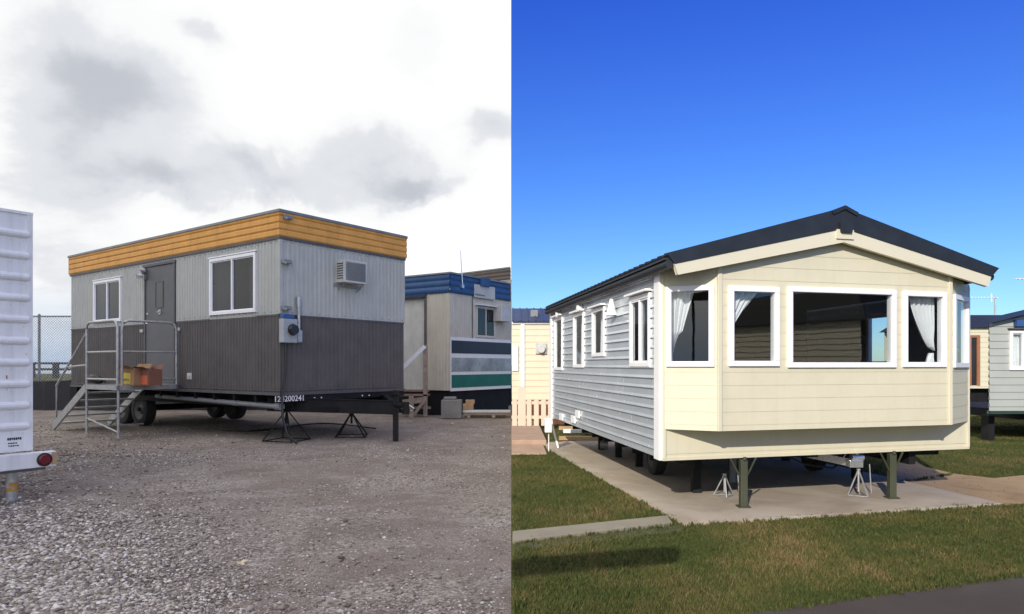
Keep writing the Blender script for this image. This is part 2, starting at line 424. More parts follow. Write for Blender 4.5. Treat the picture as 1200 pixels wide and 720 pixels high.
# pale blue-grey low on the far left, warm white low in the middle
lowl = N.math('MULTIPLY', N.math('SUBTRACT', .10, el, clamp=True), 9.0, clamp=True)
lf = N.math('MULTIPLY', N.math('SUBTRACT', N.math('MULTIPLY', az, -1.0), .38, clamp=True), 5.0, clamp=True)
cl = N.mix(N.math('MULTIPLY', lowl, lf), cl, (.44, .60, .82))
b2 = N.n("ShaderNodeBackground"); nt.links.new(cl, b2.inputs[0]); nt.links.new(N.math('ADD', 1.0, N.math('MULTIPLY', N.math('SUBTRACT', Z, .55, clamp=True), 1.0)), b2.inputs[1])
side = N.math('LESS_THAN', X, 0.0)
ms = N.n("ShaderNodeMixShader"); nt.links.new(side, ms.inputs[0]); nt.links.new(b1.outputs[0], ms.inputs[1]); nt.links.new(b2.outputs[0], ms.inputs[2]); nt.links.new(ms.outputs[0], out.inputs[0])

# ------------------------------------------------------------------ grounds
def ground_sheet(name, pts, z, m, cuts=None):
    s = MB(); s.quad(*[(x, y, z) for x, y in pts]); return s.build(name, m)
def gravel_mat():
    m, nt, out = new_mat('gravel_ground'); N = NT(nt)
    b = N.n("ShaderNodeBsdfPrincipled", inp={'Roughness': .95}); b.inputs['Specular IOR Level'].default_value = .25
    v = N.mapping()
    big = N.noise(v, .45, 4, .6, .4); mid = N.noise(v, 3.2, 5, .6)
    vo = N.n("ShaderNodeTexVoronoi", inp={'Scale': 42.0}); nt.links.new(v, vo.inputs['Vector'])
    vf = N.n("ShaderNodeTexVoronoi", inp={'Scale': 130.0}); nt.links.new(v, vf.inputs['Vector'])
    sep = N.n("ShaderNodeSeparateColor"); nt.links.new(vo.outputs['Color'], sep.inputs[0])
    sep2 = N.n("ShaderNodeSeparateColor"); nt.links.new(vf.outputs['Color'], sep2.inputs[0])
    coarse = N.ramp(sep.outputs[0], [(0, (.14, .115, .092)), (.4, (.30, .25, .203)), (.75, (.44, .385, .325)), (1, (.60, .55, .48))])
    fine = N.ramp(sep2.outputs[1], [(0, (.175, .14, .11)), (.35, (.27, .222, .178)), (.75, (.35, .295, .243)), (1, (.54, .475, .41))])
    k = N.ramp(N.math('ADD', big, N.math('MULTIPLY', N.math('SUBTRACT', mid, .5), .5)), [(.45, (0, 0, 0)), (.58, (1, 1, 1))])
    c = N.mix(k, fine, coarse); pt_ = N.ramp(N.noise(v, .8, 5, .65, .8), [(.42, (0, 0, 0)), (.62, (1, 1, 1))]); c = N.mix(N.math('MULTIPLY', pt_, .55), c, (.185, .14, .11)); c = N.mix(N.math('MULTIPLY', mid, .2), c, (.22, .175, .14))
    dp = N.ramp(N.noise(N.mapping((1, .55, 1), (0, 0, .5)), 1.5, 6, .6, .6), [(.50, (0, 0, 0)), (.68, (1, 1, 1))]); c = N.mix(N.math('MULTIPLY', dp, .42), c, (.135, .102, .078))
    pl = N.ramp(N.noise(N.mapping((.8, 1.6, 1), (0, 0, .2)), 1.1, 7, .7, .4), [(.54, (0, 0, 0)), (.66, (1, 1, 1))]); c = N.mix(N.math('MULTIPLY', pl, .35), c, (.46, .425, .38))
    nt.links.new(c, b.inputs['Base Color'])
    bp = N.n("ShaderNodeBump"); bp.inputs['Strength'].default_value = .8; bp.inputs['Distance'].default_value = .02
    hgt = N.math('ADD', N.math('MULTIPLY', vo.outputs['Distance'], -.9), N.math('MULTIPLY', vf.outputs['Distance'], -.5))
    nt.links.new(hgt, bp.inputs['Height']); nt.links.new(bp.outputs[0], b.inputs['Normal'])
    nt.links.new(b.outputs[0], out.inputs[0]); return m
def grass_mat():
    m, nt, out = new_mat('grass_ground'); N = NT(nt)
    b = N.n("ShaderNodeBsdfPrincipled", inp={'Roughness': .95}); b.inputs['Specular IOR Level'].default_value = .15
    v = N.mapping(); big = N.noise(v, .9, 5, .65, .5); sm = N.noise(v, 38, 5, .7)
    c = N.ramp(big, [(.3, (.055, .072, .016)), (.5, (.10, .10, .028)), (.66, (.165, .125, .048)), (.8, (.21, .15, .07))])
    c = N.mix(N.ramp(sm, [(.35, (0, 0, 0)), (.65, (1, 1, 1))]), N.mix(.55, c, (.03, .035, .01)), c)
    nt.links.new(c, b.inputs['Base Color'])
    bp = N.n("ShaderNodeBump"); bp.inputs['Strength'].default_value = .7; bp.inputs['Distance'].default_value = .03
    nt.links.new(sm, bp.inputs['Height']); nt.links.new(bp.outputs[0], b.inputs['Normal']); nt.links.new(b.outputs[0], out.inputs[0]); return m
def slab_mat(name, c0, c1, c2, sc=1.0):
    m, nt, out = new_mat(name); N = NT(nt)
    b = N.n("ShaderNodeBsdfPrincipled", inp={'Roughness': .9}); b.inputs['Specular IOR Level'].default_value = .25
    v = N.mapping(); f = N.noise(v, 1.2 * sc, 7, .65, .6); g = N.noise(v, 60, 4, .7)
    c = N.ramp(f, [(.3, c0), (.52, c1), (.72, c2)]); c = N.mix(N.math('MULTIPLY', g, .45), c, tuple(x * .55 for x in c1))
    nt.links.new(c, b.inputs['Base Color']); bp = N.n("ShaderNodeBump"); bp.inputs['Strength'].default_value = .5; bp.inputs['Distance'].default_value = .008
    nt.links.new(g, bp.inputs['Height']); nt.links.new(bp.outputs[0], b.inputs['Normal']); nt.links.new(b.outputs[0], out.inputs[0]); return m
M['gravel'] = gravel_mat(); M['grass'] = grass_mat()
M['slab'] = slab_mat('concrete_slab', (.30, .245, .18), (.44, .375, .295), (.50, .44, .36))
M['dirt'] = slab_mat('bare_dirt', (.26, .17, .08), (.38, .26, .14), (.42, .31, .18), 1.5)
M['asphalt'] = slab_mat('asphalt', (.050, .040, .035), (.072, .058, .050), (.095, .08, .07), .8)
M['paver'] = slab_mat('pink_paving', (.36, .24, .17), (.45, .31, .22), (.50, .36, .26), 3)
def water_mat():
    m, nt, out = new_mat('lake_water'); N = NT(nt)
    b = N.n("ShaderNodeBsdfPrincipled", inp={'Roughness': .12, 'Base Color': (.03, .07, .10, 1)})
    bp = N.n("ShaderNodeBump"); bp.inputs['Strength'].default_value = .4; bp.inputs['Distance'].default_value = .2
    nt.links.new(N.noise(N.mapping((1, .3, 1)), .8, 5), bp.inputs['Height']); nt.links.new(bp.outputs[0], b.inputs['Normal']); nt.links.new(b.outputs[0], out.inputs[0]); return m
M['water'] = water_mat()

# gravel lot: one sheet, with gentle relief near the viewer
def relief(x, y): return .03 * noise.noise(Vector((x * .5, y * .5, 3))) + .012 * noise.noise(Vector((x * 2.1, y * 2.1, 9)))
s = MB(); xs = [-300, -80, -40, -25] + [-18 + .3 * i for i in range(60)] + [0.0]; ys = [-60, -20, -5, 1] + [2 + .3 * i for i in range(70)] + [23.2, 24, 26, 45.0]
xs = sorted(set(round(x, 3) for x in xs)); ys = sorted(set(round(y, 3) for y in ys))
for y in ys:
    for x in xs:
        fade = max(0, min(1, (-x) / .4)) * (1 if -18 <= x and 2 <= y <= 23 else 0)
        s.v.append(Vector((x, y, (relief(x, y) - .012) * fade)))
for j in range(len(ys) - 1):
    for i in range(len(xs) - 1): k = j * len(xs) + i; s.f.append((k, k + 1, k + len(xs) + 1, k + len(xs)))
g = s.build('gravel_ground', 'gravel', smooth=True); struct(g)
s = MB(); s.quad((-1500, 45, -.3), (0, 45, -.3), (0, 2500, -.3), (-1500, 2500, -.3)); struct(s.build('lake_water', 'water'))
# grassy bank behind the silt fence
s = MB(); nb = [(-80, 22.9), (0, 22.9)]
prof = [(22.75, .0), (23.1, .62), (23.6, .86), (25, .92), (44.8, .93), (45.5, -.4)]
for (ya, za), (yb, zb) in zip(prof, prof[1:]): s.quad((-120, ya, za), (-8.0, ya, za), (-8.0, yb, zb), (-120, yb, zb))
struct(s.build('grass_bank', 'grass'))

# scattered stones on the gravel (nobody could count them)
def stones(n, smin, smax):
    px = rng.uniform(0, 1, n); Yv = 3.6 + 15 * rng.uniform(0, 1, n) ** 1.9
    Xv = -Yv * .80 * px; keep = []
    for i in range(n):
        d = noise.noise(Vector((Xv[i] * .42, Yv[i] * .42, 1.7))) + .5 * noise.noise(Vector((Xv[i] * 1.3, Yv[i] * 1.3, 5)))
        pxl = CX + FPX * Xv[i] / Yv[i]
        near_left = max(0, min(1, (330 - pxl) / 280)) * max(0, min(1, (7.6 - Yv[i]) / 1.5))
        mid = .5 * max(0, 1 - abs(Yv[i] - 11.4) / 1.6)
        pr_ = .10 + .95 * near_left + mid * .8 + .35 * max(0, d)
        if rng.uniform() < pr_ and Xv[i] < -.03: keep.append(i)
    Xv, Yv = Xv[keep], Yv[keep]; n = len(Xv)
    base = np.array([[1, 0, 0], [-1, 0, 0], [0, 1, 0], [0, -1, 0], [0, 0, 1], [0, 0, -1], [.62, .62, .5], [-.62, .62, .5], [-.62, -.62, .5], [.62, -.62, .5]], float)
    tri = np.array([[4, 6, 7], [4, 7, 8], [4, 8, 9], [4, 9, 6], [0, 2, 6], [2, 1, 7], [1, 3, 8], [3, 0, 9], [2, 7, 6], [1, 8, 7], [3, 9, 8], [0, 6, 9], [5, 2, 0], [5, 1, 2], [5, 3, 1], [5, 0, 3]])
    sz = rng.uniform(0, 1, n) ** 2.6 * (smax - smin) + smin; pq = CX + FPX * Xv / Yv; sz *= .62 + .55 * np.clip((330 - pq) / 280, 0, 1)
    sz = np.where(rng.uniform(0, 1, n) < .004, rng.uniform(.018, .034, n), sz)
    V = base[None] * (1 + rng.uniform(-.28, .28, (n, 10, 3)))
    V *= (sz[:, None] * np.stack([rng.uniform(.7, 1.3, n), rng.uniform(.7, 1.2, n), rng.uniform(.45, .8, n)], 1).T).T[:, None, :] if False else sz[:, None, None]
    V *= np.stack([rng.uniform(.8, 1.4, n), rng.uniform(.7, 1.1, n), rng.uniform(.45, .75, n)], 1)[:, None, :]
    a = rng.uniform(0, 6.28, n); c, si = np.cos(a)[:, None], np.sin(a)[:, None]
    x = V[:, :, 0] * c - V[:, :, 1] * si; y = V[:, :, 0] * si + V[:, :, 1] * c; z = V[:, :, 2]
    gz = np.array([(relief(p, q) - .012) * max(0, min(1, -p / .4)) for p, q in zip(Xv, Yv)])
    V = np.stack([x + Xv[:, None], y + Yv[:, None], z + gz[:, None] + (sz * .22)[:, None]], 2)
    me = bpy.data.meshes.new('gravel_stones')
    me.vertices.add(n * 10); me.vertices.foreach_set('co', V.reshape(-1))
    T = (tri[None] + (np.arange(n) * 10)[:, None, None]).reshape(-1, 3)
    me.loops.add(len(T) * 3); me.loops.foreach_set('vertex_index', T.reshape(-1).astype(np.int32))
    me.polygons.add(len(T)); me.polygons.foreach_set('loop_start', (np.arange(len(T)) * 3).astype(np.int32))
    me.update(calc_edges=True)
    at = me.attributes.new('tint', 'FLOAT', 'POINT'); at.data.foreach_set('value', np.repeat(rng.uniform(0, 1, n), 10).astype(np.float32))
    me.materials.append(attr_mat('stone', [(0, (.11, .09, .072)), (.3, (.25, .21, .17)), (.6, (.37, .32, .268)), (.85, (.52, .47, .405)), (1, (.70, .66, .59))], .9))
    o = bpy.data.objects.new('gravel_stones', me); LOT.objects.link(o); struct(o, 'stuff'); return o
stones(230000, .006, .021)

# ---- park grounds
COL[0] = PARK
struct(ground_sheet('grass_ground', [(0, -60), (400, -60), (400, 1500), (0, 1500)], 0, 'grass'))
c1, c2 = G(802, 617), G(1174, 593)
back = Vector((-.79, 5.49, 0)).normalized()
s = MB(); slab = [c1, c2, c2 + Vector((-.25, 1.5, 0)), c2 + Vector((-1.4, 7.4, 0)), G(641, 527) + Vector((0, .8, 0)), G(641, 527)]
s.hexa  # slab as raised sheet with an edge
b = len(s.v); s.v += [Vector((p.x, p.y, .03)) for p in slab] + [Vector((p.x, p.y, -.02)) for p in slab]; k = len(slab)
s.f.append(tuple(range(k)))
for i in range(k): s.f.append((i, (i + 1) % k, k + (i + 1) % k, k + i))
struct(s.build('concrete_slab', 'slab'))
s = MB(); d_ = [G(1042, 569), G(1174, 593.5), G(1260, 586), G(1260, 553), G(1195, 558), G(1165, 561), G(1120, 556), G(1085, 548), G(1070, 540), G(1040, 545)]
s.quad(*[(p.x, p.y, .006) for p in d_]); struct(s.build('dirt_path', 'dirt'))
s = MB(); r_ = [G(880, 720), G(960, 709), G(1050, 697), G(1130, 686), G(1200, 676), G(1330, 660)]
pts = [(p.x, p.y) for p in r_] + [(9, -3), (1.0, -3), (.9, 3.0)]
fine = []
for (xa, ya), (xb, yb) in zip(pts[:6], pts[1:6]):
    for t in np.linspace(0, 1, 12, endpoint=False): fine.append((xa + (xb - xa) * t, ya + (yb - ya) * t + .02 * noise.noise(Vector((xa + (xb - xa) * t * 1.0, t * 9 + xa, 0)))))
s.quad(*[(x, y, .008) for x, y in fine + pts[5:]]); struct(s.build('asphalt_road', 'asphalt'))
k0, k1 = G(600, 629), G(815, 604)
# concrete kerb at the lawn's edge
def ground_strip(name, a, b, c, d, z0, z1, m):
    s = MB(); s.hexa([(p.x, p.y, z0) for p in (a, b, c, d)] + [(p.x, p.y, z1) for p in (a, b, c, d)]); return s.build(name, m, bevel=.006)
struct(ground_strip('concrete_kerb', G(600.6, 638), G(788, 616.5), G(782, 608), G(600.6, 627), -.05, .035, 'concrete'))
struct(ground_strip('dark_kerb_strip', G(600.6, 646), G(800, 623), G(800, 615.5), G(600.6, 638.2), -.05, .006, M['dirt'] and mat('dark_olive_strip', (.075, .075, .03), .95, bump=.4)))  # dark olive strip of ground along the near side of the kerb

def blades(n, x0, x1, y0, y1, keepf, hmax=.035):
    q = rng.uniform(0, 1, n) ** 1.5; Yv = y0 + (y1 - y0) * q; Xv = rng.uniform(0, 1, n) * np.minimum(x1, Yv * .80 + .1) + x0
    keep = [i for i in range(n) if keepf(Xv[i], Yv[i])]; Xv, Yv = Xv[keep], Yv[keep]; n = len(Xv)
    cl = np.array([noise.noise(Vector((a * 1.1, b * 1.1, 2))) + .6 * noise.noise(Vector((a * 4, b * 4, 7))) for a, b in zip(Xv, Yv)])
    a = rng.uniform(0, 6.28, n); h = rng.uniform(.35, 1, n) * hmax * (1 + .35 * cl); wd = rng.uniform(.0015, .0032, n) * (1 + Yv / 8)
    lx, ly = rng.uniform(-.7, .7, n) * h, rng.uniform(-.7, .7, n) * h
    V = np.zeros((n, 3, 3)); V[:, 0] = np.stack([Xv - np.cos(a) * wd, Yv - np.sin(a) * wd, 0 * h], 1); V[:, 1] = np.stack([Xv + np.cos(a) * wd, Yv + np.sin(a) * wd, 0 * h], 1)
    V[:, 2] = np.stack([Xv + lx, Yv + ly, h], 1)
    me = bpy.data.meshes.new('grass_blades'); me.vertices.add(n * 3); me.vertices.foreach_set('co', V.reshape(-1))
    me.loops.add(n * 3); me.loops.foreach_set('vertex_index', np.arange(n * 3, dtype=np.int32)); me.polygons.add(n); me.polygons.foreach_set('loop_start', (np.arange(n) * 3).astype(np.int32)); me.update(calc_edges=True)
    t = np.clip(.45 + cl * .55 + rng.normal(0, .2, n), 0, 1)
    at = me.attributes.new('tint', 'FLOAT', 'POINT'); at.data.foreach_set('value', np.repeat(t, 3).astype(np.float32))
    me.materials.append(attr_mat('grass_blade', [(0, (.045, .072, .015)), (.4, (.085, .10, .026)), (.75, (.145, .128, .043)), (1, (.24, .17, .08))], .8, .3))
    o = bpy.data.objects.new('grass_blades', me); PARK.objects.link(o); struct(o, 'stuff'); return o
def tufts():
    s = MB(); cols = []
    edges = [(slab[0], slab[1], 150), (slab[5], slab[0], 110), (G(600.6, 627), G(782, 608), 60), (G(600.6, 638), G(788, 616.5), 60), (G(885, 719), G(1195, 676.5), 130), (G(1042, 569), G(1120, 556), 60)]
    pts_ = []
    for a, b_, n in edges:
        for i in range(n):
            q = a.lerp(b_, rng.uniform()); pts_.append((q.x + rng.normal(0, .018), q.y + rng.normal(0, .018), rng.uniform(.5, 1.1)))
    for i in range(420):
        y = 4.1 + 6.5 * rng.uniform() ** 1.4; x = rng.uniform() * y * .8
        if grass_ok(x, y): pts_.append((x, y, rng.uniform(.7, 1.5)))
    for x, y, k in pts_:
        if x < .02: continue
        for j in range(int(rng.uniform(7, 16))):
            a = rng.uniform(0, 6.28); h = .045 * k * rng.uniform(.5, 1.1); l = h * rng.uniform(.2, 1.0); w_ = rng.uniform(.002, .004); d = Vector((math.cos(a), math.sin(a), 0)); sd = Vector((-d.y, d.x, 0)) * w_
            o_ = Vector((x + rng.normal(0, .012), y + rng.normal(0, .012), 0)); b = len(s.v)
            s.v += [o_ - sd, o_ + sd, o_ + d * l * .4 + sd * .8 + Vector((0, 0, h * .7)), o_ + d * l * .4 - sd * .8 + Vector((0, 0, h * .7)), o_ + d * l + Vector((0, 0, h))]
            s.f += [(b, b + 1, b + 2, b + 3), (b + 3, b + 2, b + 4)]; cols += [min(1, max(0, rng.normal(.3 if k > .6 else .6, .2)))] * 5
    o = s.build('grass_tufts', bpy.data.materials['grass_blade']); at = o.data.attributes.new('tint', 'FLOAT', 'POINT')
    if len(o.data.vertices) == len(cols): at.data.foreach_set('value', np.array(cols, np.float32))
    struct(o, 'stuff')
def inpoly(x, y, poly):
    c = False; j = len(poly) - 1
    for i in range(len(poly)):
        xi, yi = poly[i]; xj, yj = poly[j]
        if (yi > y) != (yj > y) and x < (xj - xi) * (y - yi) / (yj - yi) + xi: c = not c
        j = i
    return c
P_slab = [(p.x, p.y) for p in slab]; P_dirt = [(p.x, p.y) for p in d_]; P_road = pts
P_kerb = [(p.x, p.y) for p in (G(595, 638.5), G(788, 617), G(782, 608), G(595, 627))]
P_pave = [(-.1, 11.3), (.62, 11.3), (.75, 16.5), (-.1, 16.5)]
def grass_ok(x, y):
    if x < .012: return False
    for P_ in (P_slab, P_road, P_kerb, P_pave):
        if inpoly(x, y, P_): return False
    if inpoly(x, y, P_dirt): return rng.uniform() < .01
    return True
blades(330000, 0, 14, 3.5, 20, grass_ok); tufts()

# ================================================================== GRAVEL LOT
COL[0] = LOT
C0 = Vector((-4.36, 12.75)); C1 = Vector((-2.45, 15.4)); C2 = Vector((-11.84, 18.2)); C3 = C1 + C2 - C0
FA = Face.between(C0, C2); FB = Face.between(C0, C1)
FC = Face(C1, FA.U, FB.U); FD = Face(C2, FB.U, FA.U)   # far sides (outward away from camera)
FC.L = FA.L; FD.L = FB.L
T = thing('office_trailer', 'grey and brown ribbed office trailer with a broad orange band under its flat roof', 'office trailer', (C0.x, C0.y, 0))
ZB, ZM, ZU, ZY, ZT = .92, 2.45, 3.88, 3.93, 4.38
w1r = FA.rect(111, 143, 328, 378); w2r = FA.rect(247, 301, 300, 368); dr = (FA.u(206), FA.u(171), .98, FA.at(188, 309)[1])
acr = FB.rect(391, 420, 306, 333)
holesA = [w1r, w2r, dr]; holesB = []
lw, uw = MB(), MB()
for F, hs in ((FA, holesA), (FB, holesB), (FC, []), (FD, [])):
    lw.ribs(F, 0, F.L, ZB, ZM, .105, .014, 0, [h for h in hs if h[2] < ZM])
    uw.ribs(F, 0, F.L, ZM, ZU, .105, .014, 0, [(h[0], h[1], max(h[2], ZM), min(h[3], ZU)) for h in hs])
plabel(lw.build('lower_wall', 'brown_wall', T), 'dark brown ribbed lower wall'); plabel(uw.build('upper_wall', 'grey_wall', T), 'light grey ribbed upper wall')
s = MB(); k = 3.5; pr = []
for i in range(99):
    t = i / 98; q_ = abs(math.sin(t * k * math.pi)); pr.append((ZY + (ZT - ZY) * t, .03 + .024 * min(1, q_ * 1.7)))
for F in (FA, FB, FC, FD): s.waves(F, -.053, F.L + .053, pr)
plabel(s.build('fascia_band', 'yellow', T), 'orange horizontally ribbed band')
s = MB()
for F in (FA, FB, FC, FD): s.box(F, -.06, F.L + .06, .0, .075, ZT, ZT + .055)
s.quad(*[(p.x, p.y, ZT + .04) for p in (C0, C1, C3, C2)]); s.build('roof', 'cap', T, bevel=.006)
s = MB()
for F in (FA, FB, FC, FD):
    s.box(F, -.035, F.L + .035, .0, .035, ZU, ZY)
    s.box(F, -.03, F.L + .03, .0, .026, ZB, ZB + .05)
    s.box(F, -.02, F.L + .02, .0, .022, ZB + .085, ZB + .10)
s.build('trim', 'trim_dark', T, bevel=.003)
for F, ua_, ub_ in ((FA, -.02, .05), (FB, -.02, .05), (FB, FB.L - .04, FB.L + .02)): s = MB(); s.box(F, ua_, ub_, .0, .022, ZM + .02, ZU); s.build('corner_trim', 'grey_wall', T, bevel=.003)
for F, z in ((FA, ZM),):
    s = MB()
    for a, c in subtract(0, FA.L, [(dr[0] - .05, dr[1] + .05), (w1r[0], w1r[1]), (w2r[0], w2r[1])]): s.box(FA, a, c, 0, .02, ZM - .015, ZM + .015); s.build('waist_trim', 'trim_dark', T); s = MB()
    s.box(FB, 0, FB.L, 0, .02, ZM - .015, ZM + .015); s.build('waist_trim', 'trim_dark', T)
s = MB()
for F in (FA, FB):
    u_ = .065
    while u_ < F.L:
        for z_ in (ZB + .14, ZM - .06, ZM + .06, ZU - .05): s.box(F, u_ - .007, u_ + .007, .012, .020, z_ - .007, z_ + .007)
        u_ += .21
struct(s.build('screw_heads', 'trim_dark', T), 'stuff')
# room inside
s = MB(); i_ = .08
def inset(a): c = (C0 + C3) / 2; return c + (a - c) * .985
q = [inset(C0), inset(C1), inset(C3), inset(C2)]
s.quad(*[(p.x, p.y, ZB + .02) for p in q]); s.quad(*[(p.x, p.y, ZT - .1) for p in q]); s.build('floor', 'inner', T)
for r_w, n_s in ((w2r, 2), (w1r, 2)):
    W = window(FA, r_w, T, fw=.062, proud=.045, sashes=n_s, fm='white_frame', gm='glass_dim', hood=.05, sill=False)
    a, c, z0, z1 = r_w; wd = c - a
    drape(FA, lambda t: (c - wd * .42, c - .03), z0 + .05, z1 - .05, -.09, 'curtain_dark', W, 12)
    drape(FA, lambda t: (a + .06, a + wd * .26), z0 + .05, z1 - .05, -.12, 'curtain_dark', W, 8)
# door
s = MB(); s.box(FA, dr[0] + .045, dr[1] - .045, -.02, .02, dr[2], dr[3] - .05)
D = s.build('door', 'door', T, bevel=.006)
s = MB(); s.box(FA, dr[0] - .02, dr[0] + .04, -.02, .04, dr[2], dr[3]).box(FA, dr[1] - .04, dr[1] + .02, -.02, .04, dr[2], dr[3]).box(FA, dr[0] - .05, dr[1] + .05, -.02, .05, dr[3] - .045, dr[3] + .02)
s.build('door_frame', 'trim_dark', T, bevel=.004)
vw = FA.rect(182, 191, 330, 361, .03)
s = MB(); fr_ = .02; a, c, z0, z1 = vw
s.box(FA, a, c, .022, .034, z0, z0 + fr_).box(FA, a, c, .022, .034, z1 - fr_, z1).box(FA, a, a + fr_, .022, .034, z0 + fr_, z1 - fr_).box(FA, c - fr_, c, .022, .034, z0 + fr_, z1 - fr_); vf = s.build('vision_panel', 'trim_dark', D)
s = MB(); s.box(FA, a + fr_, c - fr_, .021, .026, z0 + fr_, z1 - fr_); s.build('pane', 'darkglass', vf)
hu, hz = FA.at(187, 366, .03); s = MB(); s.box(FA, hu - .05, hu + .05, .02, .035, hz - .05, hz + .06); s.tube([FA.pt(hu, .035, hz), FA.pt(hu, .08, hz), FA.pt(hu - .12, .085, hz)], .012); s.build('handle', 'galv', D)
for (px, py, wd, hg) in ((173, 368, .05, .04), (172, 379, .10, .03), (166, 388, .16, .07), (210, 386, .10, .07)):
    u_, z_ = FA.at(px, py, .02)
    s = MB(); s.box(FA, u_ - wd / 2, u_ + wd / 2, .021 if px > 171 and px < 206 else .015, .032, z_ - hg / 2, z_ + hg / 2); s.build('notice_plate', 'letter' if hg < .06 else 'galv', T)
# door lamp
u_, z_ = FA.at(167, 322, .1); s = MB()
s.box(FA, u_ - .06, u_ + .06, .0, .05, z_ - .12, z_ + .12); Lm = s.build('wall_lamp', 'trim_dark', T, bevel=.01)
s = MB(); s.tube([FA.pt(u_, .05, z_ + .11), FA.pt(u_, .12, z_ + .07), FA.pt(u_, .17, z_ - .04), FA.pt(u_, .15, z_ - .10)], [.05, .085, .085, .06], 14); s.build('lamp_shade', 'acbox', Lm, smooth=True)
# small lights on the end wall
for px, py in ((336, 307), (336, 361), (337, 255)):
    u_, z_ = FB.at(px, py, .06); s = MB(); s.box(FB, u_ - .10, u_ + .08, .012, .12, z_ - .035, z_ + .035); s.tube([FB.pt(u_ - .08, .09, z_ - .02), FB.pt(u_ - .05, .14, z_ - .05)], .03, 10); s.build('marker_lamp', 'pipe', T, bevel=.008)
# air conditioner
a, c, z0, z1 = acr; s = MB(); s.box(FB, a + .04, c, .0, .27, z0, z1 - .02); A = s.build('air_conditioner', 'acbox', T, bevel=.008)
s = MB()
for k_ in range(12): z_ = z0 + .06 + k_ * (z1 - z0 - .15) / 11; s.prism(FB, [(a + .1, z_ - .004), (c - .05, z_ - .004), (c - .05, z_ + .004), (a + .1, z_ + .004)], .268, .276)
s.box(FB, a + .09, c - .04, .266, .270, z0 + .04, z1 - .06); s.build('grille', 'pipe', A)
s = MB()
for k_ in range(7): z_ = z0 + .08 + k_ * (z1 - z0 - .18) / 6; s.box(FB, a + .033, a + .04, .06, .24, z_ - .01, z_ + .01)
s.build('side_vent', 'grill', A)
s = MB(); s.box(FB, a - .02, c + .06, .01, .02, z0 - .09, z0 - .02); s.tube([FB.pt(a + .1, .25, z0), FB.pt(a + .1, .02, z0 - .16)], .01, 6).tube([FB.pt(c - .08, .25, z0), FB.pt(c - .08, .02, z0 - .16)], .01, 6); s.build('bracket', 'pipe', A)
# electricity meter
a, c, z0, z1 = FB.rect(330, 347, 374, 402, .1)
s = MB(); s.box(FB, a, c, .014, .15, z0, z1); Mt = s.build('meter_box', 'meter', T, bevel=.012)
s = MB(); mc = FB.pt(a + (c - a) * .62, .15, (z0 + z1) / 2 + .02); nn = Vector((FB.N.x, FB.N.y, 0)); s.tube([mc, mc + nn * .03, mc + nn * .09], [.115, .115, .09], 20); s.build('dial', 'darkglass', Mt, smooth=True)
s = MB(); s.tube([mc - nn * .001, mc + nn * .018], [.135, .135], 20); s.build('ring', 'galv', Mt)
s = MB(); s.box(FB, a + .02, c - .05, .02, .12, z1 + .005, z1 + .09); s.build('fitting', 'bluecap', Mt, bevel=.01)
mu, _ = FB.at(350.5, 400, .08); s = MB(); zt = FB.at(350, 348, .08)[1]; s.tube([FB.pt(mu, .07, z0 + .02), FB.pt(mu, .07, zt)], .03, 12); s.tube([FB.pt(mu, .07, zt - .2), FB.pt(mu, .07, zt)], .045, 12); s.box(FB, mu - .04, mu + .06, .02, .1, z0 + .02, z0 + .25); s.build('conduit', 'galv', Mt, smooth=True)
s = MB(); cp = FB.pt(a + .1, .08, z0); s.tube([cp, cp - Vector((0, 0, .09))], .03, 10); s.tube([cp - Vector((0, 0, .05)), FB.pt(a + .09, .085, z0 - .6), FB.pt(a + .04, .06, ZB), FB.pt(a + .02, .10, .55), FB.pt(a + .05, .2, .2), FB.pt(a + .2, .3, .02)], .024, 8); s.build('power_cable', 'plastic_black', Mt, smooth=True)
# socket on the long wall
u_, z_ = FA.at(222, 441, .02); s = MB(); s.box(FA, u_ - .09, u_ + .09, .01, .03, z_ - .07, z_ + .07).box(FA, u_ - .03, u_ + .03, .03, .045, z_ - .03, z_ + .02); s.build('outlet', 'acbox', T, bevel=.005)
# chassis
s = MB(); Wd = FB.L; Lg = FA.L
mid_u = Lg * .5
for k_ in (.10, .82): 
    nI = -Wd * k_
    s.box(FA, .05, Lg - .05, nI - .05, nI + .05, .86, .90).box(FA, .05, Lg - .05, nI - .008, nI + .008, .66, .86).box(FA, .05, Lg - .05, nI - .05, nI + .05, .64, .66)
for i in range(13): s.box(FA, .1 + i * (Lg - .3) / 12, .16 + i * (Lg - .3) / 12, -Wd + .1, -.05, .78, .915)
s.build('chassis', 'black', T)
s = MB()
tip = FB.pt(FB.L * .52, 1.28, .66)
for u0 in (.15, Wd - .15):
    a_ = FB.pt(u0, -.6, .74); s.bar(a_, Vector((tip.x, tip.y, .66)), .07, .26)
    s.bar(a_ + Vector((0, 0, .13)), Vector((tip.x, tip.y, .79)), .12, .015); s.bar(a_ - Vector((0, 0, .13)), Vector((tip.x, tip.y, .53)), .12, .015)
s.bar(FB.pt(.7, .45, .64), FB.pt(Wd - .7, .45, .64), .08, .1); s.box(FB, .0, Wd, -.1, .012, .80, .912)
TG = s.build('tow_frame', 'black', T)
u_t = FB.at(340, 469, .03)[0]
text_mesh('number', '124200241', FB, u_t, .855, .155, .016, 'letter', TG, spacing=1.0)
for px in (369, 377, 425, 433): u_ = FB.at(px, 467, .03)[0]; s = MB(); s.tube([FB.pt(u_, .012, .85), FB.pt(u_, .03, .85)], .014, 8); s.build('bolt', 'letter', TG)
s = MB(); lp = FB.pt(FB.L * .52 + .02, 1.32, 0); lp.z = 0
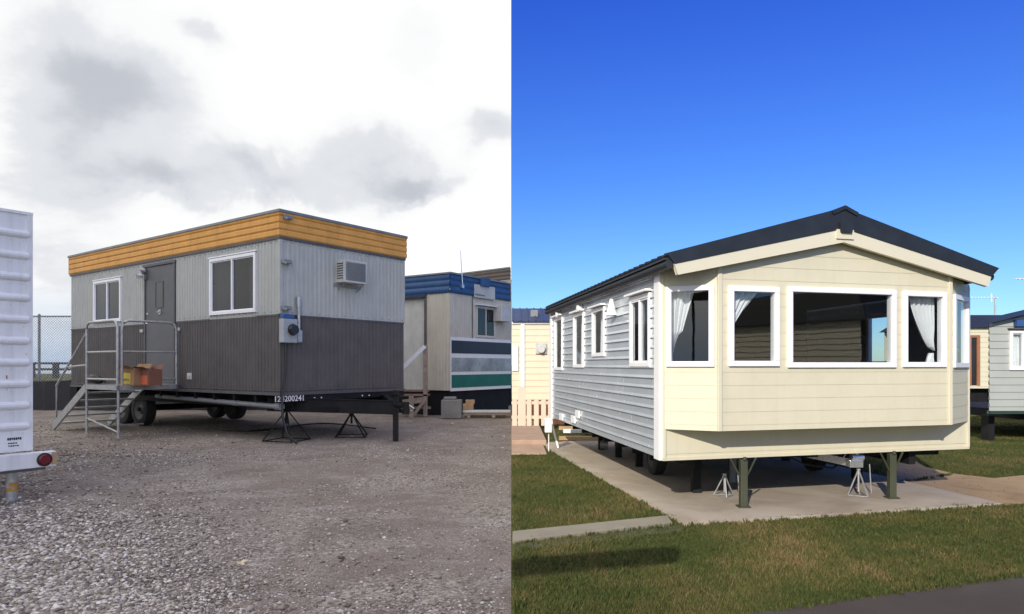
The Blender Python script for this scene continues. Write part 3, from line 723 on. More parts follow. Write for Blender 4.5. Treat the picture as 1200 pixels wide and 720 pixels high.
s.bar(lp + Vector((0, 0, .0)), lp + Vector((0, 0, 1.0)), .10, .10); s.box(FB, FB.L * .52 - .06, FB.L * .52 + .1, 1.26, 1.4, .9, .93); s.build('jack_post', 'black', T, bevel=.006)
s = MB(); s.tube([tip + Vector((.02, -.0, .05)), tip + nn * .38 + Vector((0, 0, .05))], [.06, .05], 12); s.tube([tip + nn * .34 + Vector((0, 0, -.12)), tip + nn * .34 + Vector((0, 0, .12))], .07, 12); s.build('coupler', 'black', T, smooth=True)
s = MB(); s.tube([tip + nn * .36 + Vector((.05, 0, .06)), tip + nn * .47 + Vector((.07, 0, .0)), tip + nn * .4 + Vector((.05, 0, -.06))], .014, 8); s.build('latch', 'chrome', T)
# waste pipe slung below the long side
s = MB(); s.tube([FA.pt(.15, -.12, .70), FA.pt(4.9, -.12, .78)], .05, 12); s.tube([FA.pt(.12, -.12, .70), FA.pt(.3, -.12, .703)], .07, 12).tube([FA.pt(1.55, -.12, .723), FA.pt(1.75, -.12, .727)], .058, 12); s.build('drain_pipe', 'pipe', T, smooth=True)
hub = FA.u(171, -.5)
for du in (0, .92):
    for nn_ in (-.45, -Wd + .35): wheel(FA.pt(hub + du, nn_, .41), FA.N, .41, .26, T)
    s = MB(); s.tube([FA.pt(hub + du, -.3, .41), FA.pt(hub + du, -Wd + .3, .41)], .05, 10); s.build('axle', 'black', T)

# tripod support stands
def tripod(p, h, rad, lab, m='black', grp=None, name='support_stand', cat='support stand', rot=0., head=True, bars=4):
    t = thing(name, lab, cat, p, grp); s = MB(); p = Vector(p)
    for k_ in range(bars):
        a = rot + 2 * math.pi * k_ / bars; s = MB(); s.bar(p + Vector((0, 0, h * .95)) + Vector((math.cos(a), math.sin(a), 0)) * .03, p + Vector((math.cos(a) * rad, math.sin(a) * rad, .01)), .022, .022); s.build('leg', m, t)
    s = MB()
    for k_ in range(bars):
        a = rot + 2 * math.pi * k_ / bars; b_ = rot + 2 * math.pi * (k_ + 1) / bars
        s.bar(p + Vector((math.cos(a) * rad, math.sin(a) * rad, .02)), p + Vector((math.cos(b_) * rad, math.sin(b_) * rad, .02)), .02, .02)
    s.build('foot_ring', m, t)
    s = MB(); s.tube([p + Vector((0, 0, h * .55)), p + Vector((0, 0, h))], .022, 10); s.tube([p + Vector((0, 0, h - .02)), p + Vector((0, 0, h + .01))], .06, 10)
    s.build('post', m, t); return t
g1 = G(336, 517); tripod(g1, .62, .46, 'black tripod stand under the near corner of the office trailer, below the white number', rot=.5, grp='tripod stands under the office trailer')
g2 = G(412, 512); tripod(g2, .5, .42, 'black tripod stand on the gravel between the near stand and the tow post', rot=.9, grp='tripod stands under the office trailer')
s = MB(); hp = []
for i in range(24):
    t = i / 23; p = G(250 + 190 * t, 503 + 4 * math.sin(t * 7) - 2 * t); hp.append(Vector((p.x, p.y, .03)))
s.tube(hp, .022, 8); o = s.build('rubber_hose', 'plastic_black', smooth=True); tag(o, 'black hose lying on the gravel under the office trailer', 'hose')

# access platform and stairs
VB = FB.U; UA = FA.U
def PA(u, n, z): return FA.pt(u, n, z)
uB = FA.u(139.5, 1.29); uA = FA.u(101, 1.29); PZ = 1.08
T2 = thing('access_platform', 'galvanised metal platform with guard rails and stairs at the trailer door', 'platform', PA(uB, .6, 0))
s = MB(); n0, n1 = .06, 1.32
s.box(FA, uB, uA, n0, n0 + .05, PZ - .10, PZ).box(FA, uB, uA, n1 - .05, n1, PZ - .10, PZ).box(FA, uB, uB + .05, n0, n1, PZ - .099, PZ - .001).box(FA, uA - .05, uA, n0, n1, PZ - .099, PZ - .001)
s.build('deck_frame', 'galv', T2)
s = MB(); 
for i in range(26): a = uB + .06 + i * (uA - uB - .12) / 26; s.box(FA, a, a + .035, n0 + .051, n1 - .051, PZ - .03, PZ - .004)
for i in range(6): s.box(FA, uB + .05, uA - .05, n0 + .15 + i * .19, n0 + .165 + i * .19, PZ - .05, PZ - .031)
s.build('deck', 'galv', T2)
for (u_, n_) in ((uB + .03, n1 - .03), (uA - .03, n1 - .03), ):
    s = MB(); s.tube([PA(u_, n_, 0), PA(u_, n_, PZ - .1)], .026, 10); s.tube([PA(u_, n_, 0), PA(u_, n_, .012)], .06, 10); s.build('leg', 'galv', T2, smooth=True)
def rail(F, a, c, n, z0, z1, name='guard_rail', parent=T2):
    s = MB(); r_ = .026; k_ = .14 if c > a else -.14
    s.tube([F(a, n, z0), F(a, n, z1 - .14), F(a + k_ * .3, n, z1 - .04), F(a + k_, n, z1), F(c - k_, n, z1), F(c - k_ * .3, n, z1 - .04), F(c, n, z1 - .14), F(c, n, z0)], r_, 10)
    s.tube([F(a, n, z0 + (z1 - z0) * .52), F(c, n, z0 + (z1 - z0) * .52)], r_ * .85, 8); s.tube([F(a, n, z0 + .12), F(c, n, z0 + .12)], r_ * .8, 8)
    return s.build(name, 'galv', parent, smooth=True)
rail(PA, uB + .07, uA - .03, n1 - .03, PZ, 2.42)
rail(lambda a, n, z: PA(n, a, z), n1 - .1, n0 + .03, uB + .03, PZ, 2.42)
# stairs go down away from the viewer, along the wall
run = 1.75; NS = 5
for n_ in (n0 + .03, n1 - .03):
    s = MB(); s.bar(PA(uA, n_, PZ - .07), PA(uA + run, n_, .06), .04, .17); s.build('stringer', 'galv', T2)
for i in range(NS):
    t = (i + 1) / (NS + 1); z = PZ * (1 - t); u_ = uA + run * t
    s = MB(); s.box(FA, u_ - .13, u_ + .13, n0 + .05, n1 - .05, z - .035, z); s.build('tread', 'galv', T2)
s = MB(); s.tube([PA(uA - .03, n1 - .03, 2.2), PA(uA + run * .9, n1 - .03, 1.02), PA(uA + run * .9, n1 - .03, .2)], .024, 10); s.tube([PA(uA - .03, n1 - .03, 1.5), PA(uA + run * .62, n1 - .03, 1.45)], .02, 8); s.build('handrail', 'galv', T2, smooth=True)
s = MB(); s.tube([PA(uB + .03, n1 - .03, .12), PA(uA - .03, n1 - .03, .35)], .018, 8).tube([PA(uA - .03, n1 - .03, .14), PA(uA - .03, n0 + .03, .14)], .018, 8); s.build('brace', 'galv', T2, smooth=True)

def carton(x0, x1, y0, y1, nmid, dep, m, lm, lab, flaps=True, lr=None, zb=PZ):
    a, c, z0, z1 = FA.rect(x0, x1, y0, y1, nmid + dep / 2); z1 = zb + (z1 - z0)
    t = thing('cardboard_box', lab, 'box', FA.pt((a + c) / 2, nmid, zb), 'boxes on the platform')
    s = MB(); e = .006; n_a, n_b = nmid - dep / 2, nmid + dep / 2
    s.box(FA, a, c, n_a, n_b, zb, zb + e).box(FA, a, c, n_b - e, n_b, zb + e, z1).box(FA, a, c, n_a, n_a + e, zb + e, z1).box(FA, a, a + e, n_a + e, n_b - e, zb + e, z1).box(FA, c - e, c, n_a + e, n_b - e, zb + e, z1)
    s.build('body', m, t)
    s = MB(); s.hexa([FA.pt(a, n_b, z1), FA.pt(c, n_b, z1), FA.pt(c, n_b + .008, z1), FA.pt(a, n_b + .008, z1), FA.pt(a + .02, n_b + .1, z1 + .05), FA.pt(c - .02, n_b + .1, z1 + .05), FA.pt(c - .02, n_b + .108, z1 + .05), FA.pt(a + .02, n_b + .108, z1 + .05)]); s.build('flap', m, t)
    s = MB(); s.hexa([FA.pt(a, n_a, z1), FA.pt(c, n_a, z1), FA.pt(c, n_a + .008, z1), FA.pt(a, n_a + .008, z1), FA.pt(a + .02, n_a - .06, z1 + .09), FA.pt(c - .02, n_a - .06, z1 + .09), FA.pt(c - .02, n_a - .052, z1 + .09), FA.pt(a + .02, n_a - .052, z1 + .09)]); s.build('flap', m, t)
    s = MB(); u0, u1, v0, v1 = lr; s.box(FA, a + (c - a) * u0, a + (c - a) * u1, n_b, n_b + .003, zb + (z1 - zb) * v0, zb + (z1 - zb) * v1); s.build('printed_label', lm, t)
    return t
carton(140.5, 157, 430, 450, .92, .32, 'card', 'yellow_lab', 'brown cardboard box with a yellow label, on the platform nearest the guard rail corner', lr=(.25, .72, .08, .72))
carton(160.5, 174, 431, 450, .80, .28, 'card2', 'orange_lab', 'reddish cardboard box with an orange label, on the platform before the door', lr=(.1, .85, .06, .62))
p = PA(FA.u(111.5, 1.1), 1.1, PZ + .01); s = MB()
s.tube([p + Vector((-.22, .1, .05)), p + Vector((-.1, .05, .11)), p + Vector((.08, -.05, .09)), p + Vector((.2, -.1, .05))], [.05, .10, .095, .05], 12)
s.tube([p + Vector((-.05, .12, .04)), p + Vector((.06, .1, .13)), p + Vector((.2, .04, .04))], .022, 8)
tag(s.build('work_boots', 'plastic_black', smooth=True), 'black bundled gear lying on the platform beside the stairs', 'bag'); bpy.context.scene.objects.get('work_boots').name = 'black_bag'

# white trailer at the left edge
VD = Vector((.57, .82)).normalized(); A0 = Vector((-5.465, 7.4)); E = A0 + VD * .186
FW = Face(E, -VD, Vector((VD.y, -VD.x)))
T3 = thing('cargo_trailer', 'white horizontally ribbed trailer end at the left edge, with rear beam and round red light', 'trailer', (E.x, E.y, 0))
ztop = FW.at(37, 253)[1]; zbot = FW.at(37, 528)[1]
s = MB(); pr = []; z = zbot; zr0 = FW.at(36, 522 - 25 * 11)[1]
ribz = [FW.at(36, y)[1] for y in (276, 301, 326, 350, 375, 400, 425, 450, 475, 499)]
pr = [(zbot, 0)]
for rz in sorted(ribz): pr += [(rz - .045, 0), (rz - .03, .022), (rz - .01, .033), (rz + .012, .033), (rz + .03, .022), (rz + .045, 0)]
pr.append((ztop, 0)); s.waves(FW, 0.03, 2.6, pr)
for rz in ribz:
    for k_ in range(9):
        c_ = FW.pt(.075 + k_ * .12, 0, rz - .075); s.tube([c_, c_ + Vector((FW.N.x, FW.N.y, 0)) * .006], [.009, .005], 6)
s.build('wall', 'fg_white', T3)
s = MB(); sd = Vector((-VD.y, VD.x)); FWs = Face(E, sd, VD); s.ribs(FWs, 0.03, 5.5, zbot, ztop, .3, .02); s.box(FW, -.008, .05, -.04, .012, zbot, ztop); s.box(FW, -.01, 2.6, -5.5, .016, ztop, ztop + .03); plabel(s.build('side_wall', 'fg_white', T3), 'white side wall')
a_ = FW.u(64, .12); s = MB()
zb0, zb1 = FW.at(60, 546, .12)[1], FW.at(60, 528.5, .12)[1]
s.box(FW, a_, 2.6, .05, .17, zb0, zb1); BM_ = s.build('rear_beam', 'fg_white', T3, bevel=.008)
s = MB(); s.box(FW, a_ - .003, a_ + .05, .168, .174, zb0 + .02, zb1 - .01); s.build('chipped_edge', 'woodgold', BM_)
lc = FW.pt(FW.u(52, .175), .17, (zb0 + zb1) / 2); nw = Vector((FW.N.x, FW.N.y, 0)); s = MB(); s.tube([lc, lc + nw * .02], .075, 24); tl = s.build('tail_light', 'plastic_black', T3)
s = MB(); s.tube([lc + nw * .02, lc + nw * .035], [.060, .05], 24); s.build('lens', 'red', tl, smooth=True)
s = MB(); s.box(FW, a_ + .1, 2.6, .03, .15, zb0 - .03, zb0 - .002); s.build('underframe', 'trim_dark', T3)
pp = G(14, 586); s = MB(); s.tube([pp, pp + Vector((0, 0, .02))], .09, 16); s.tube([pp + Vector((0, 0, .0)), pp + Vector((0, 0, zb0 - .02))], .058, 18); jp = s.build('support_leg', 'galv', T3, smooth=True)
s = MB(); s.tube([pp + Vector((0, 0, .10)), pp + Vector((0, 0, .2))], .0595, 18, cap=False); 
m_, ntr, outr = new_mat('rust_patch'); Nr = NT(ntr); bs_ = Nr.n("ShaderNodeBsdfPrincipled", inp={'Roughness': .8}); cr_ = Nr.ramp(Nr.noise(Nr.mapping(), 11, 5), [(.42, (.4, .4, .4)), (.52, (.5, .27, .05))]); ntr.links.new(cr_, bs_.inputs[0]); ntr.links.new(bs_.outputs[0], outr.inputs[0])
s.build('rust_band', m_, jp, smooth=True)
# small print and rust spots
for k_, (x0, x1, y0, y1) in enumerate(((8, 25, 513, 516), (9, 20, 519, 520.5), (9, 22, 522, 523.5))):
    u0, u1, z0, z1 = FW.rect(x0, x1, y0, y1, .002); s = MB(); nW = 7 - k_; st = (u1 - u0) / nW
    for i in range(nW): s.box(FW, u0 + i * st, u0 + (i + .78) * st, .0015, .003, z0 + (.2 * (z1 - z0) if i % 3 == 1 else 0), z1)
    s.build('stencil_print', 'ink', T3)
for (px, py, ww, hh_) in ((8, 442, .02, .05), (8, 452, .008, .14), (33, 415, .05, .03), (30, 425, .04, .02), (34, 470, .02, .03)):
    u_, z_ = FW.at(px, py, .002); s = MB(); s.prism(FW, [(u_ + ww * math.cos(q) * random.uniform(.3, .6), z_ + hh_ * math.sin(q) * random.uniform(.35, .6)) for q in [i * 6.283 / 9 for i in range(9)]], .0015, .003); s.build('rust_spot', 'rust', T3)
s = MB(); s.box(FWs, .2, 5.3, -2.4, -.1, .55, zbot); s.build('floor_frame', 'black', T3)

# fences and bank at the back left
s = MB(); YF = 22.5; xa, xb = -16.9, -11.0
pts_ = []
for i in range(61):
    x = -24 + i * (16.0 / 60); pts_.append((x, YF + .09 * math.sin(i * .9) + .05 * math.sin(i * 2.3)))
for (x0, y0), (x1, y1) in zip(pts_, pts_[1:]):
    zt0 = .98 + .03 * math.sin(x0 * 2.1); zt1 = .98 + .03 * math.sin(x1 * 2.1)
    s.hexa([(x0, y0, 0), (x1, y1, 0), (x1, y1 + .02, 0), (x0, y0 + .02, 0), (x0, y0 + .03, zt0), (x1, y1 + .03, zt1), (x1, y1 + .05, zt1), (x0, y0 + .05, zt0)])
tag(s.build('silt_fence', 'fabric'), 'low black silt fence of fabric along the foot of the grass bank', 'fence')
FYf = 24.0; T4 = thing('chain_link_fence', 'tall chain link fence on the grass bank with the lake behind', 'fence', (-15, FYf, .9))
zt = CZ + (HY - 371) * FYf / FPX
for px in (46, -60, 150):
    x = (px - CX) / FPX * FYf; s = MB(); s.tube([(x, FYf, .85), (x, FYf, zt + .05)], .045, 10); s.tube([(x, FYf, zt + .05), (x, FYf, zt + .09)], [.055, .02], 10); s.build('post', 'pipe', T4, smooth=True)
x0, x1 = (-70 - CX) / FPX * FYf, (160 - CX) / FPX * FYf
s = MB(); s.tube([(x0, FYf, zt), (x1, FYf, zt)], .03, 8); s.build('top_rail', 'pipe', T4)
s = MB(); p_ = .095; hgt = zt - .95
def wire(a, b):
    t = (Vector(b) - Vector(a)).normalized(); c = Vector((-t.z, 0, t.x)) * .0045
    s.hexa([Vector(a) - c - Vector((0, .003, 0)), Vector(a) + c - Vector((0, .003, 0)), Vector(a) + c + Vector((0, .003, 0)), Vector(a) - c + Vector((0, .003, 0)),
            Vector(b) - c - Vector((0, .003, 0)), Vector(b) + c - Vector((0, .003, 0)), Vector(b) + c + Vector((0, .003, 0)), Vector(b) - c + Vector((0, .003, 0))])
k_ = x0 - hgt
while k_ < x1:
    for sg in (1, -1):
        a = (k_, .95) ; b = (k_ + hgt, zt)
        ax, az_ = a; bx, bz = b
        if ax < x0: az_ += (x0 - ax); ax = x0
        if bx > x1: bz -= (bx - x1); bx = x1
        if bx > ax:
            if sg == 1: wire((ax, FYf - .05, az_), (bx, FYf - .05, bz))
            else: wire((ax, FYf - .056, zt + .95 - az_), (bx, FYf - .056, zt + .95 - bz))
    k_ += p_
s.build('wire_mesh', 'galv', T4)
YR = 30.0; T5 = thing('pipe_railing', 'dark two-bar pipe railing beyond the chain link fence', 'railing', (-21, YR, .92)); s = MB()
for py in (426, 433): z = CZ - (py - HY) * YR / FPX; s.tube([(-26, YR, z), (-15.5, YR, z)], .05, 8)
s.build('rail', 'black', T5)
for px in (38, 66, 10): x = (px - CX) / FPX * YR; s = MB(); s.box(XY, x - .12, x + .12, -YR - .04, -YR + .1, .9, 1.62); s.build('post', 'black', T5, bevel=.02)

# blue-banded trailer
D0 = Vector((-1.83, 20.1)); D1 = Vector((-.012, 22.92)); UB2 = (D1 - D0).normalized(); UA2 = Vector((-UB2.y, UB2.x)); FG = Face.between(D0, D1); FH = Face(D0, UA2, -UB2)
FH.L = 8.5; D2 = D0 + UA2 * 8.5
def gm(n): return (-.004 - D0.x - n * FG.N.x) / FG.U.x
T6 = thing('site_trailer', 'beige site trailer with a blue band, beside the timber steps', 'trailer', (D0.x, D0.y, 0))
zT, zBb, zW = CZ + 107 * 20.1 / FPX, CZ + 85 * 20.1 / FPX, CZ - 30 * 20.1 / FPX
wr = FG.rect(558, 580, 360, 396)
u500 = FH.u(500); s = MB(); s.ribs(FG, 0, FG.L, zW, zBb, .12, .01, 0, [wr]); s.ribs(FH, 0, u500, zW, zBb, .12, .012); plabel(s.build('wall', 'beige', T6), 'beige ribbed wall')
s = MB(); s.ribs(FH, u500, FH.L, zW, zBb, .12, .008, -.10); s.quad(*[(p.x, p.y, z) for p, z in ((D1, zW), (D1 + UA2 * 8.5, zW), (D1 + UA2 * 8.5, zT), (D1, zT))]); s.quad(*[(p.x, p.y, z) for p, z in ((D2, zW), (D1 + UA2 * 8.5, zW), (D1 + UA2 * 8.5, zT), (D2, zT))]); s.quad(*[(p.x, p.y, zW) for p in (D0, D1, D1 + UA2 * 8.5, D2)]); plabel(s.build('rear_wall', 'pale', T6), 'paler set-back wall')
s = MB(); s.box(FH, u500, u500 + .08, -.1, .03, zW, zBb); s.box(FG, FG.u(553), FG.u(553) + .025, .005, .016, zW + .9, zBb); s.build('post_trim', 'trim_dark', T6)
pr = [(zBb + (zT - zBb) * i / 30, .04 + .02 * abs(math.sin(i / 30 * 3 * math.pi))) for i in range(31)]
s = MB(); s.waves(FG, -.04, gm(.06), pr).waves(FH, -.04, FH.L, pr); plabel(s.build('fascia_band', 'blue', T6), 'blue horizontally ribbed band')
s = MB(); s.box(FG, -.07, gm(.08), -.2, .08, zT, zT + .05).box(FH, -.07, FH.L, -.2, .08, zT + .001, zT + .048); s.quad(*[(p.x, p.y, zT + .04) for p in (D0, D1, D1 + UA2 * 8.5, D2)]); s.build('roof', 'cap', T6)
s = MB(); s.box(FH, u500, FH.L, .0, .06, zBb - .09, zBb); s.build('band_edge', 'navyroof', T6)
W = window(FG, wr, T6, fw=.05, proud=.03, sashes=2, gm='glass_dim', fm='pale'); a, c, z0, z1 = wr; drape(FG, lambda t: (a + .05, c - .05), z0, z1, -.08, 'curtain_dark', W, 16)
s = MB(); s.prism(FG, [(a - .08, z1 + .02), (c + .1, z1 + .02), (c + .1, z1 + .05), (a - .08, z1 + .05)], 0, .16); s.build('window_awning', 'white', T6)
s = MB(); a, c, z0, z1 = FG.rect(587, 598.4, 358, 377, .3); s.box(FG, a, gm(.32), 0, .32, z0, z1); plabel(s.build('air_conditioner', 'acbox', T6, bevel=.01), 'grey air conditioner box')
s = MB(); a, c, z0, z1 = FG.rect(556, 580, 335, 350, .08); s.box(FG, a, c, .062, .085, z0, z1); sg_ = s.build('sign_board', 'acbox', T6)
s = MB()
for i in range(6): s.box(FG, a + .05 + i * .085, a + .11 + i * .085, .085, .087, z0 + .06, z0 + .11)
s.build('faded_print', 'grill', sg_)
s = MB(); a, c, z0, z1 = FG.rect(563, 573, 326, 336, .1); s.box(FG, a, c, .06, .16, z0, z1); s.build('flood_lamp', 'blue', T6, bevel=.01)
a, c, z0, z1 = FG.rect(528.5, 598.6, 397, 457, .04); c = gm(.034); z0 = zW - .02; s = MB(); s.box(FG, a, c, .012, .028, z0, z1 - .0); BP = s.build('striped_panel', 'white', T6); Hh = z1 - z0
for (f0, f1, mm) in ((.70, .94, 'navy'), (.36, .62, 'silverpanel'), (.06, .30, 'green')):
    s = MB(); s.box(FG, a + .04, c - .0, .028, .034, z0 + Hh * f0, z0 + Hh * f1); plabel(s.build('stripe', mm, BP), {'navy': 'black stripe', 'silverpanel': 'silver grey stripe', 'green': 'dark green stripe'}[mm])
s = MB(); s.box(FG, .05, FG.L - .05, -.15, -.06, .0, zW).box(FH, .05, FH.L, -.15, -.06, .0, zW); s.build('skirt', 'black', T6)
u_, z_ = FG.at(542, 335, .1); s = MB(); s.tube([FG.pt(u_, .1, z_ - .03), FG.pt(u_ - .1, .1, z_ + 1.05)], [.02, .012], 8); s.box(FG, u_ - .05, u_ + .05, .06, .13, z_ - .07, z_ + .03); s.build('antenna', 'chrome', T6)
# trailer behind with brown band
H0 = P(470, 324, 27); H1 = P(598.5, 314, 23.6); 
FI = Face.between((H0.x - 3, H0.y + .1 + 3 * .0), (-.02, H1.y + 0.0)); FI = Face.between((-5.8, 29.4), (.02, 24.4))
T7 = thing('distant_trailer', 'trailer with a brown band, mostly hidden behind the blue-banded one', 'trailer', (-3, 25, 0))
zt7 = CZ + (HY - 314.5) * 24.4 / FPX; s = MB(); s.waves(FI, 0, FI.L, [(zt7 - .42 + .42 * i / 20, .04 + .02 * abs(math.sin(i / 20 * 3 * math.pi))) for i in range(21)]); s.build('fascia_band', 'brownband', T7)
s = MB(); s.ribs(FI, 0, FI.L, .8, zt7 - .42, .12, .012); s.build('wall', 'beige', T7)
s = MB(); e0, e1 = FI.pt(0, .06, 0), FI.pt(FI.L - .02, .06, 0); sh = Vector((-.9, 2.5, 0)); s.hexa([Vector((q.x, q.y, z)) for z in (zt7, zt7 + .05) for q in (e0, e1, e1 + sh, e0 + sh)]); s.build('roof', 'cap', T7)
s = MB(); s.box(FI, .2, FI.L - .6, -2.0, -.1, 0, .8); s.build('skirt', 'black', T7)

# timber steps by the blue-banded trailer
T8 = thing('timber_steps', 'weathered timber landing and handrail beside the blue-banded trailer', 'steps', G(498, 488))
q = G(498.5, 488); s = MB(); s.bar(q, q + Vector((0, 0, P(498, 405, q.y).z)), .12, .10); s.build('post', 'wood', T8)
q2 = G(482, 490); q2b = G(482, 488); s = MB(); s.bar(q2, q2 + Vector((0, 0, .62)), .12, .1); s.build('post', 'wood', T8)
s = MB(); s.bar(P(498, 406, q.y - .08), P(455, 448, q.y - .08), .08, .11); plabel(s.build('handrail', 'white', T8), 'white painted handrail')
s = MB(); s.bar(P(462, 463, q.y + .2), P(503, 463, q.y + .2), .5, .05); s.bar(P(466, 458, q.y + .4), P(503, 458, q.y + .5), .4, .05); s.build('landing', 'woodred', T8)
s = MB(); s.bar(P(472, 472, q.y - .1), P(500, 468, q.y - .1), .05, .16); s.bar(P(483, 489, q.y - .12), P(497, 470, q.y - .12), .05, .09); s.bar(P(470, 478, q.y + .1), P(505, 478, q.y + .1), .05, .07); s.build('joist', 'wood', T8)
s = MB(); pB = G(528.5, 491); s.box(XY, pB.x - .28, pB.x + .28, -pB.y - .5, -pB.y, 0, .52); s.box(XY, pB.x - .22, pB.x + .12, -pB.y - .45, -pB.y - .1, .52, .60)
tag(s.build('concrete_block', 'block', bevel=.02), 'weathered grey concrete block on the gravel by the striped trailer panel', 'block')
T9 = thing('timber_pallet', 'low wooden pallet on the gravel beside the concrete block', 'pallet', G(570, 491)); pa = G(543, 490); pz = G(598, 491)
for k_ in range(3):
    s = MB(); s.box(XY, pa.x + .1, -.02, -pa.y - .15 - k_ * .4, -pa.y - .05 - k_ * .4, 0, .09) if k_ else s.box(XY, pa.x + .1, pa.x + .2, -pa.y - .9, -pa.y, 0, .09).box(XY, -.55, -.45, -pa.y - .9, -pa.y, 0, .09); s.build('bearer', 'wood', T9)
for k_ in range(4):
    s = MB(); s.box(XY, pa.x, -.02, -pa.y - .14 - k_ * .24, -pa.y - k_ * .24, .09, .12); s.build('slat', 'wood', T9)
s = MB(); s.tube([(pa.x - .02, pa.y + .1, .165), (-.02, pa.y + .06, .17)], .045, 10); tag(s.build('pale_pipe', 'acbox', smooth=True), 'front pale pipe lying on the wooden pallet', 'pipe')
s = MB(); s.tube([(pa.x + .1, pa.y + .45, .165), (-.02, pa.y + .48, .165)], .045, 10); tag(s.build('grey_pipe', 'pipe', smooth=True), 'grey pipe lying across the back of the wooden pallet', 'pipe')
s = MB(); s.box(XY, pa.x - .05, pa.x + .25, -pa.y - .8, -pa.y - .55, .12, .36); s.box(XY, pa.x + .02, pa.x + .28, -pa.y - .78, -pa.y - .6, .36, .48)
tag(s.build('timber_offcut', 'woodgold', bevel=.01), 'pale timber offcuts stacked on the end of the pallet', 'timber')
# leaf and litter on the gravel
def leaf(px, py, sz, m, lab, name='fallen_leaf', cat='leaf'):
    c = G(px, py); s = MB(); n_ = 12; ps = []
    for i in range(n_):
        a = i * 2 * math.pi / n_; r_ = sz * (1 if i % 2 else .5) * random.uniform(.7, 1.1); ps.append((c.x + r_ * math.cos(a), c.y + r_ * .8 * math.sin(a), .035 + .012 * math.sin(a * 2)))
    b = len(s.v); s.v = [Vector(p) for p in ps] + [Vector((p[0], p[1], p[2] + .004)) for p in ps]; s.f = [tuple(range(n_)), tuple(range(n_, 2 * n_))] + [(i, (i + 1) % n_, n_ + (i + 1) % n_, n_ + i) for i in range(n_)]
    return tag(s.build(name, m), lab, cat)
leaf(281, 665, .062, 'leaf', 'pale dry leaf lying on the gravel in the foreground')
leaf(529, 498, .07, 'trash', 'scrap of yellow litter on the gravel before the concrete block', 'litter_scrap', 'litter')

# ================================================================== CARAVAN PARK
COL[0] = PARK
L_ = Vector((1.522, 6.81)); R_ = Vector((5.28, 7.80)); FR_ = Face.between(L_, R_); Wc = FR_.L
S = Vector((-.79, 5.49)); LS = S.length; S.normalize(); S3 = Vector((S.x, S.y, 0))
FS = Face(L_, S, Vector((-S.y, S.x))); FS.L = LS; FT = Face(R_, S, Vector((S.y, -S.x))); FT.L = LS
FBk = Face(L_ + S * LS, FR_.U, S); FBk.L = Wc
PB = .35; aL, aR = .43, .656
ZB2 = .555; ZBAY = .855
b0, b1, b2, b3 = [FR_.pt(*q).xy for q in ((0, 0, 0), (aL, PB, 0), (Wc - aR, PB, 0), (Wc, 0, 0))]
FL1 = Face.between(b0, b1); FM1 = Face.between(b1, b2); FR1 = Face.between(b2, b3)
nR = .44                                              # front plane of the roof
top = [FR_.at(x, y, nR) for x, y in ((782, 298), (988, 245), (1168, 315))]
bt = [FR_.at(x, y, nR) for x, y in ((790, 309), (988, 268), (1160, 324))]
bb = [FR_.at(x, y, nR) for x, y in ((794, 322), (988, 284), (1157, 336))]
apex_u = bt[1][0]
def zr(u):                                            # underside of the roof at position u across the caravan
    (ua, za), (um, zm), (ub, zb) = bt
    return za + (zm - za) * (u - ua) / (um - ua) if u < um else zm + (zb - zm) * (u - um) / (ub - um)
zL, zR_ = zr(0) - .02, zr(Wc) - .02
T = thing('static_caravan', 'large cream static caravan with bay window front and dark gabled roof, on the slab', 'caravan', (L_.x, L_.y, 0))
wins = []
holesL = [FL1.rect(781, 837.5, 335, 430)]; holesM = [FM1.rect(853, 912, 336, 429.5), FM1.rect(922, 1048.5, 338, 431), FM1.rect(1057, 1107.5, 342, 430.5)]; holesR = [FR1.rect(1116.5, 1133.5, 347, 431)]
holesL[0] = (max(.03, holesL[0][0]), min(FL1.L - .03, holesL[0][1]), *holesL[0][2:]); holesR[0] = (max(.05, holesR[0][0]), min(FR1.L - .04, holesR[0][1]), *holesR[0][2:])
s = MB(); PT = .13
s.laps(FL1, 0, FL1.L, ZBAY, zL + .05, PT, .0035, 0, holesL); s.laps(FR1, 0, FR1.L, ZBAY, zR_ + .05, PT, .0035, 0, holesR)
# bay front runs up into the gable
def glo(z):
    if z <= zr(aL): return 0
    ua, za = bt[0]; um, zm = bt[1]; return max(0, ua + (z - za) * (um - ua) / (zm - za) - aL)
def ghi(z):
    Lm = Wc - aR - aL
    if z <= zr(Wc - aR): return Lm
    um, zm = bt[1]; ub, zb = bt[2]; return min(Lm, um + (z - zm) * (ub - um) / (zb - zm) - aL)
s.laps(FM1, glo, ghi, ZBAY, bt[1][1] - .001, PT, .0035, 0, holesM, zs=(zr(aL), zr(Wc - aR)))
s.quad(*[(p.x, p.y, ZBAY) for p in (b0, b1, b2, b3)])
plabel(s.build('bay_wall', 'cream', T), 'cream bay front with lapped boards')
s = MB(); s.laps(FR_, 0, Wc, ZB2, ZBAY + .02, .30, .006); s.box(FR_, 0, Wc, -.02, .012, ZB2 - .02, ZB2 + .012); plabel(s.build('front_apron', 'cream', T), 'cream panel below the bay')
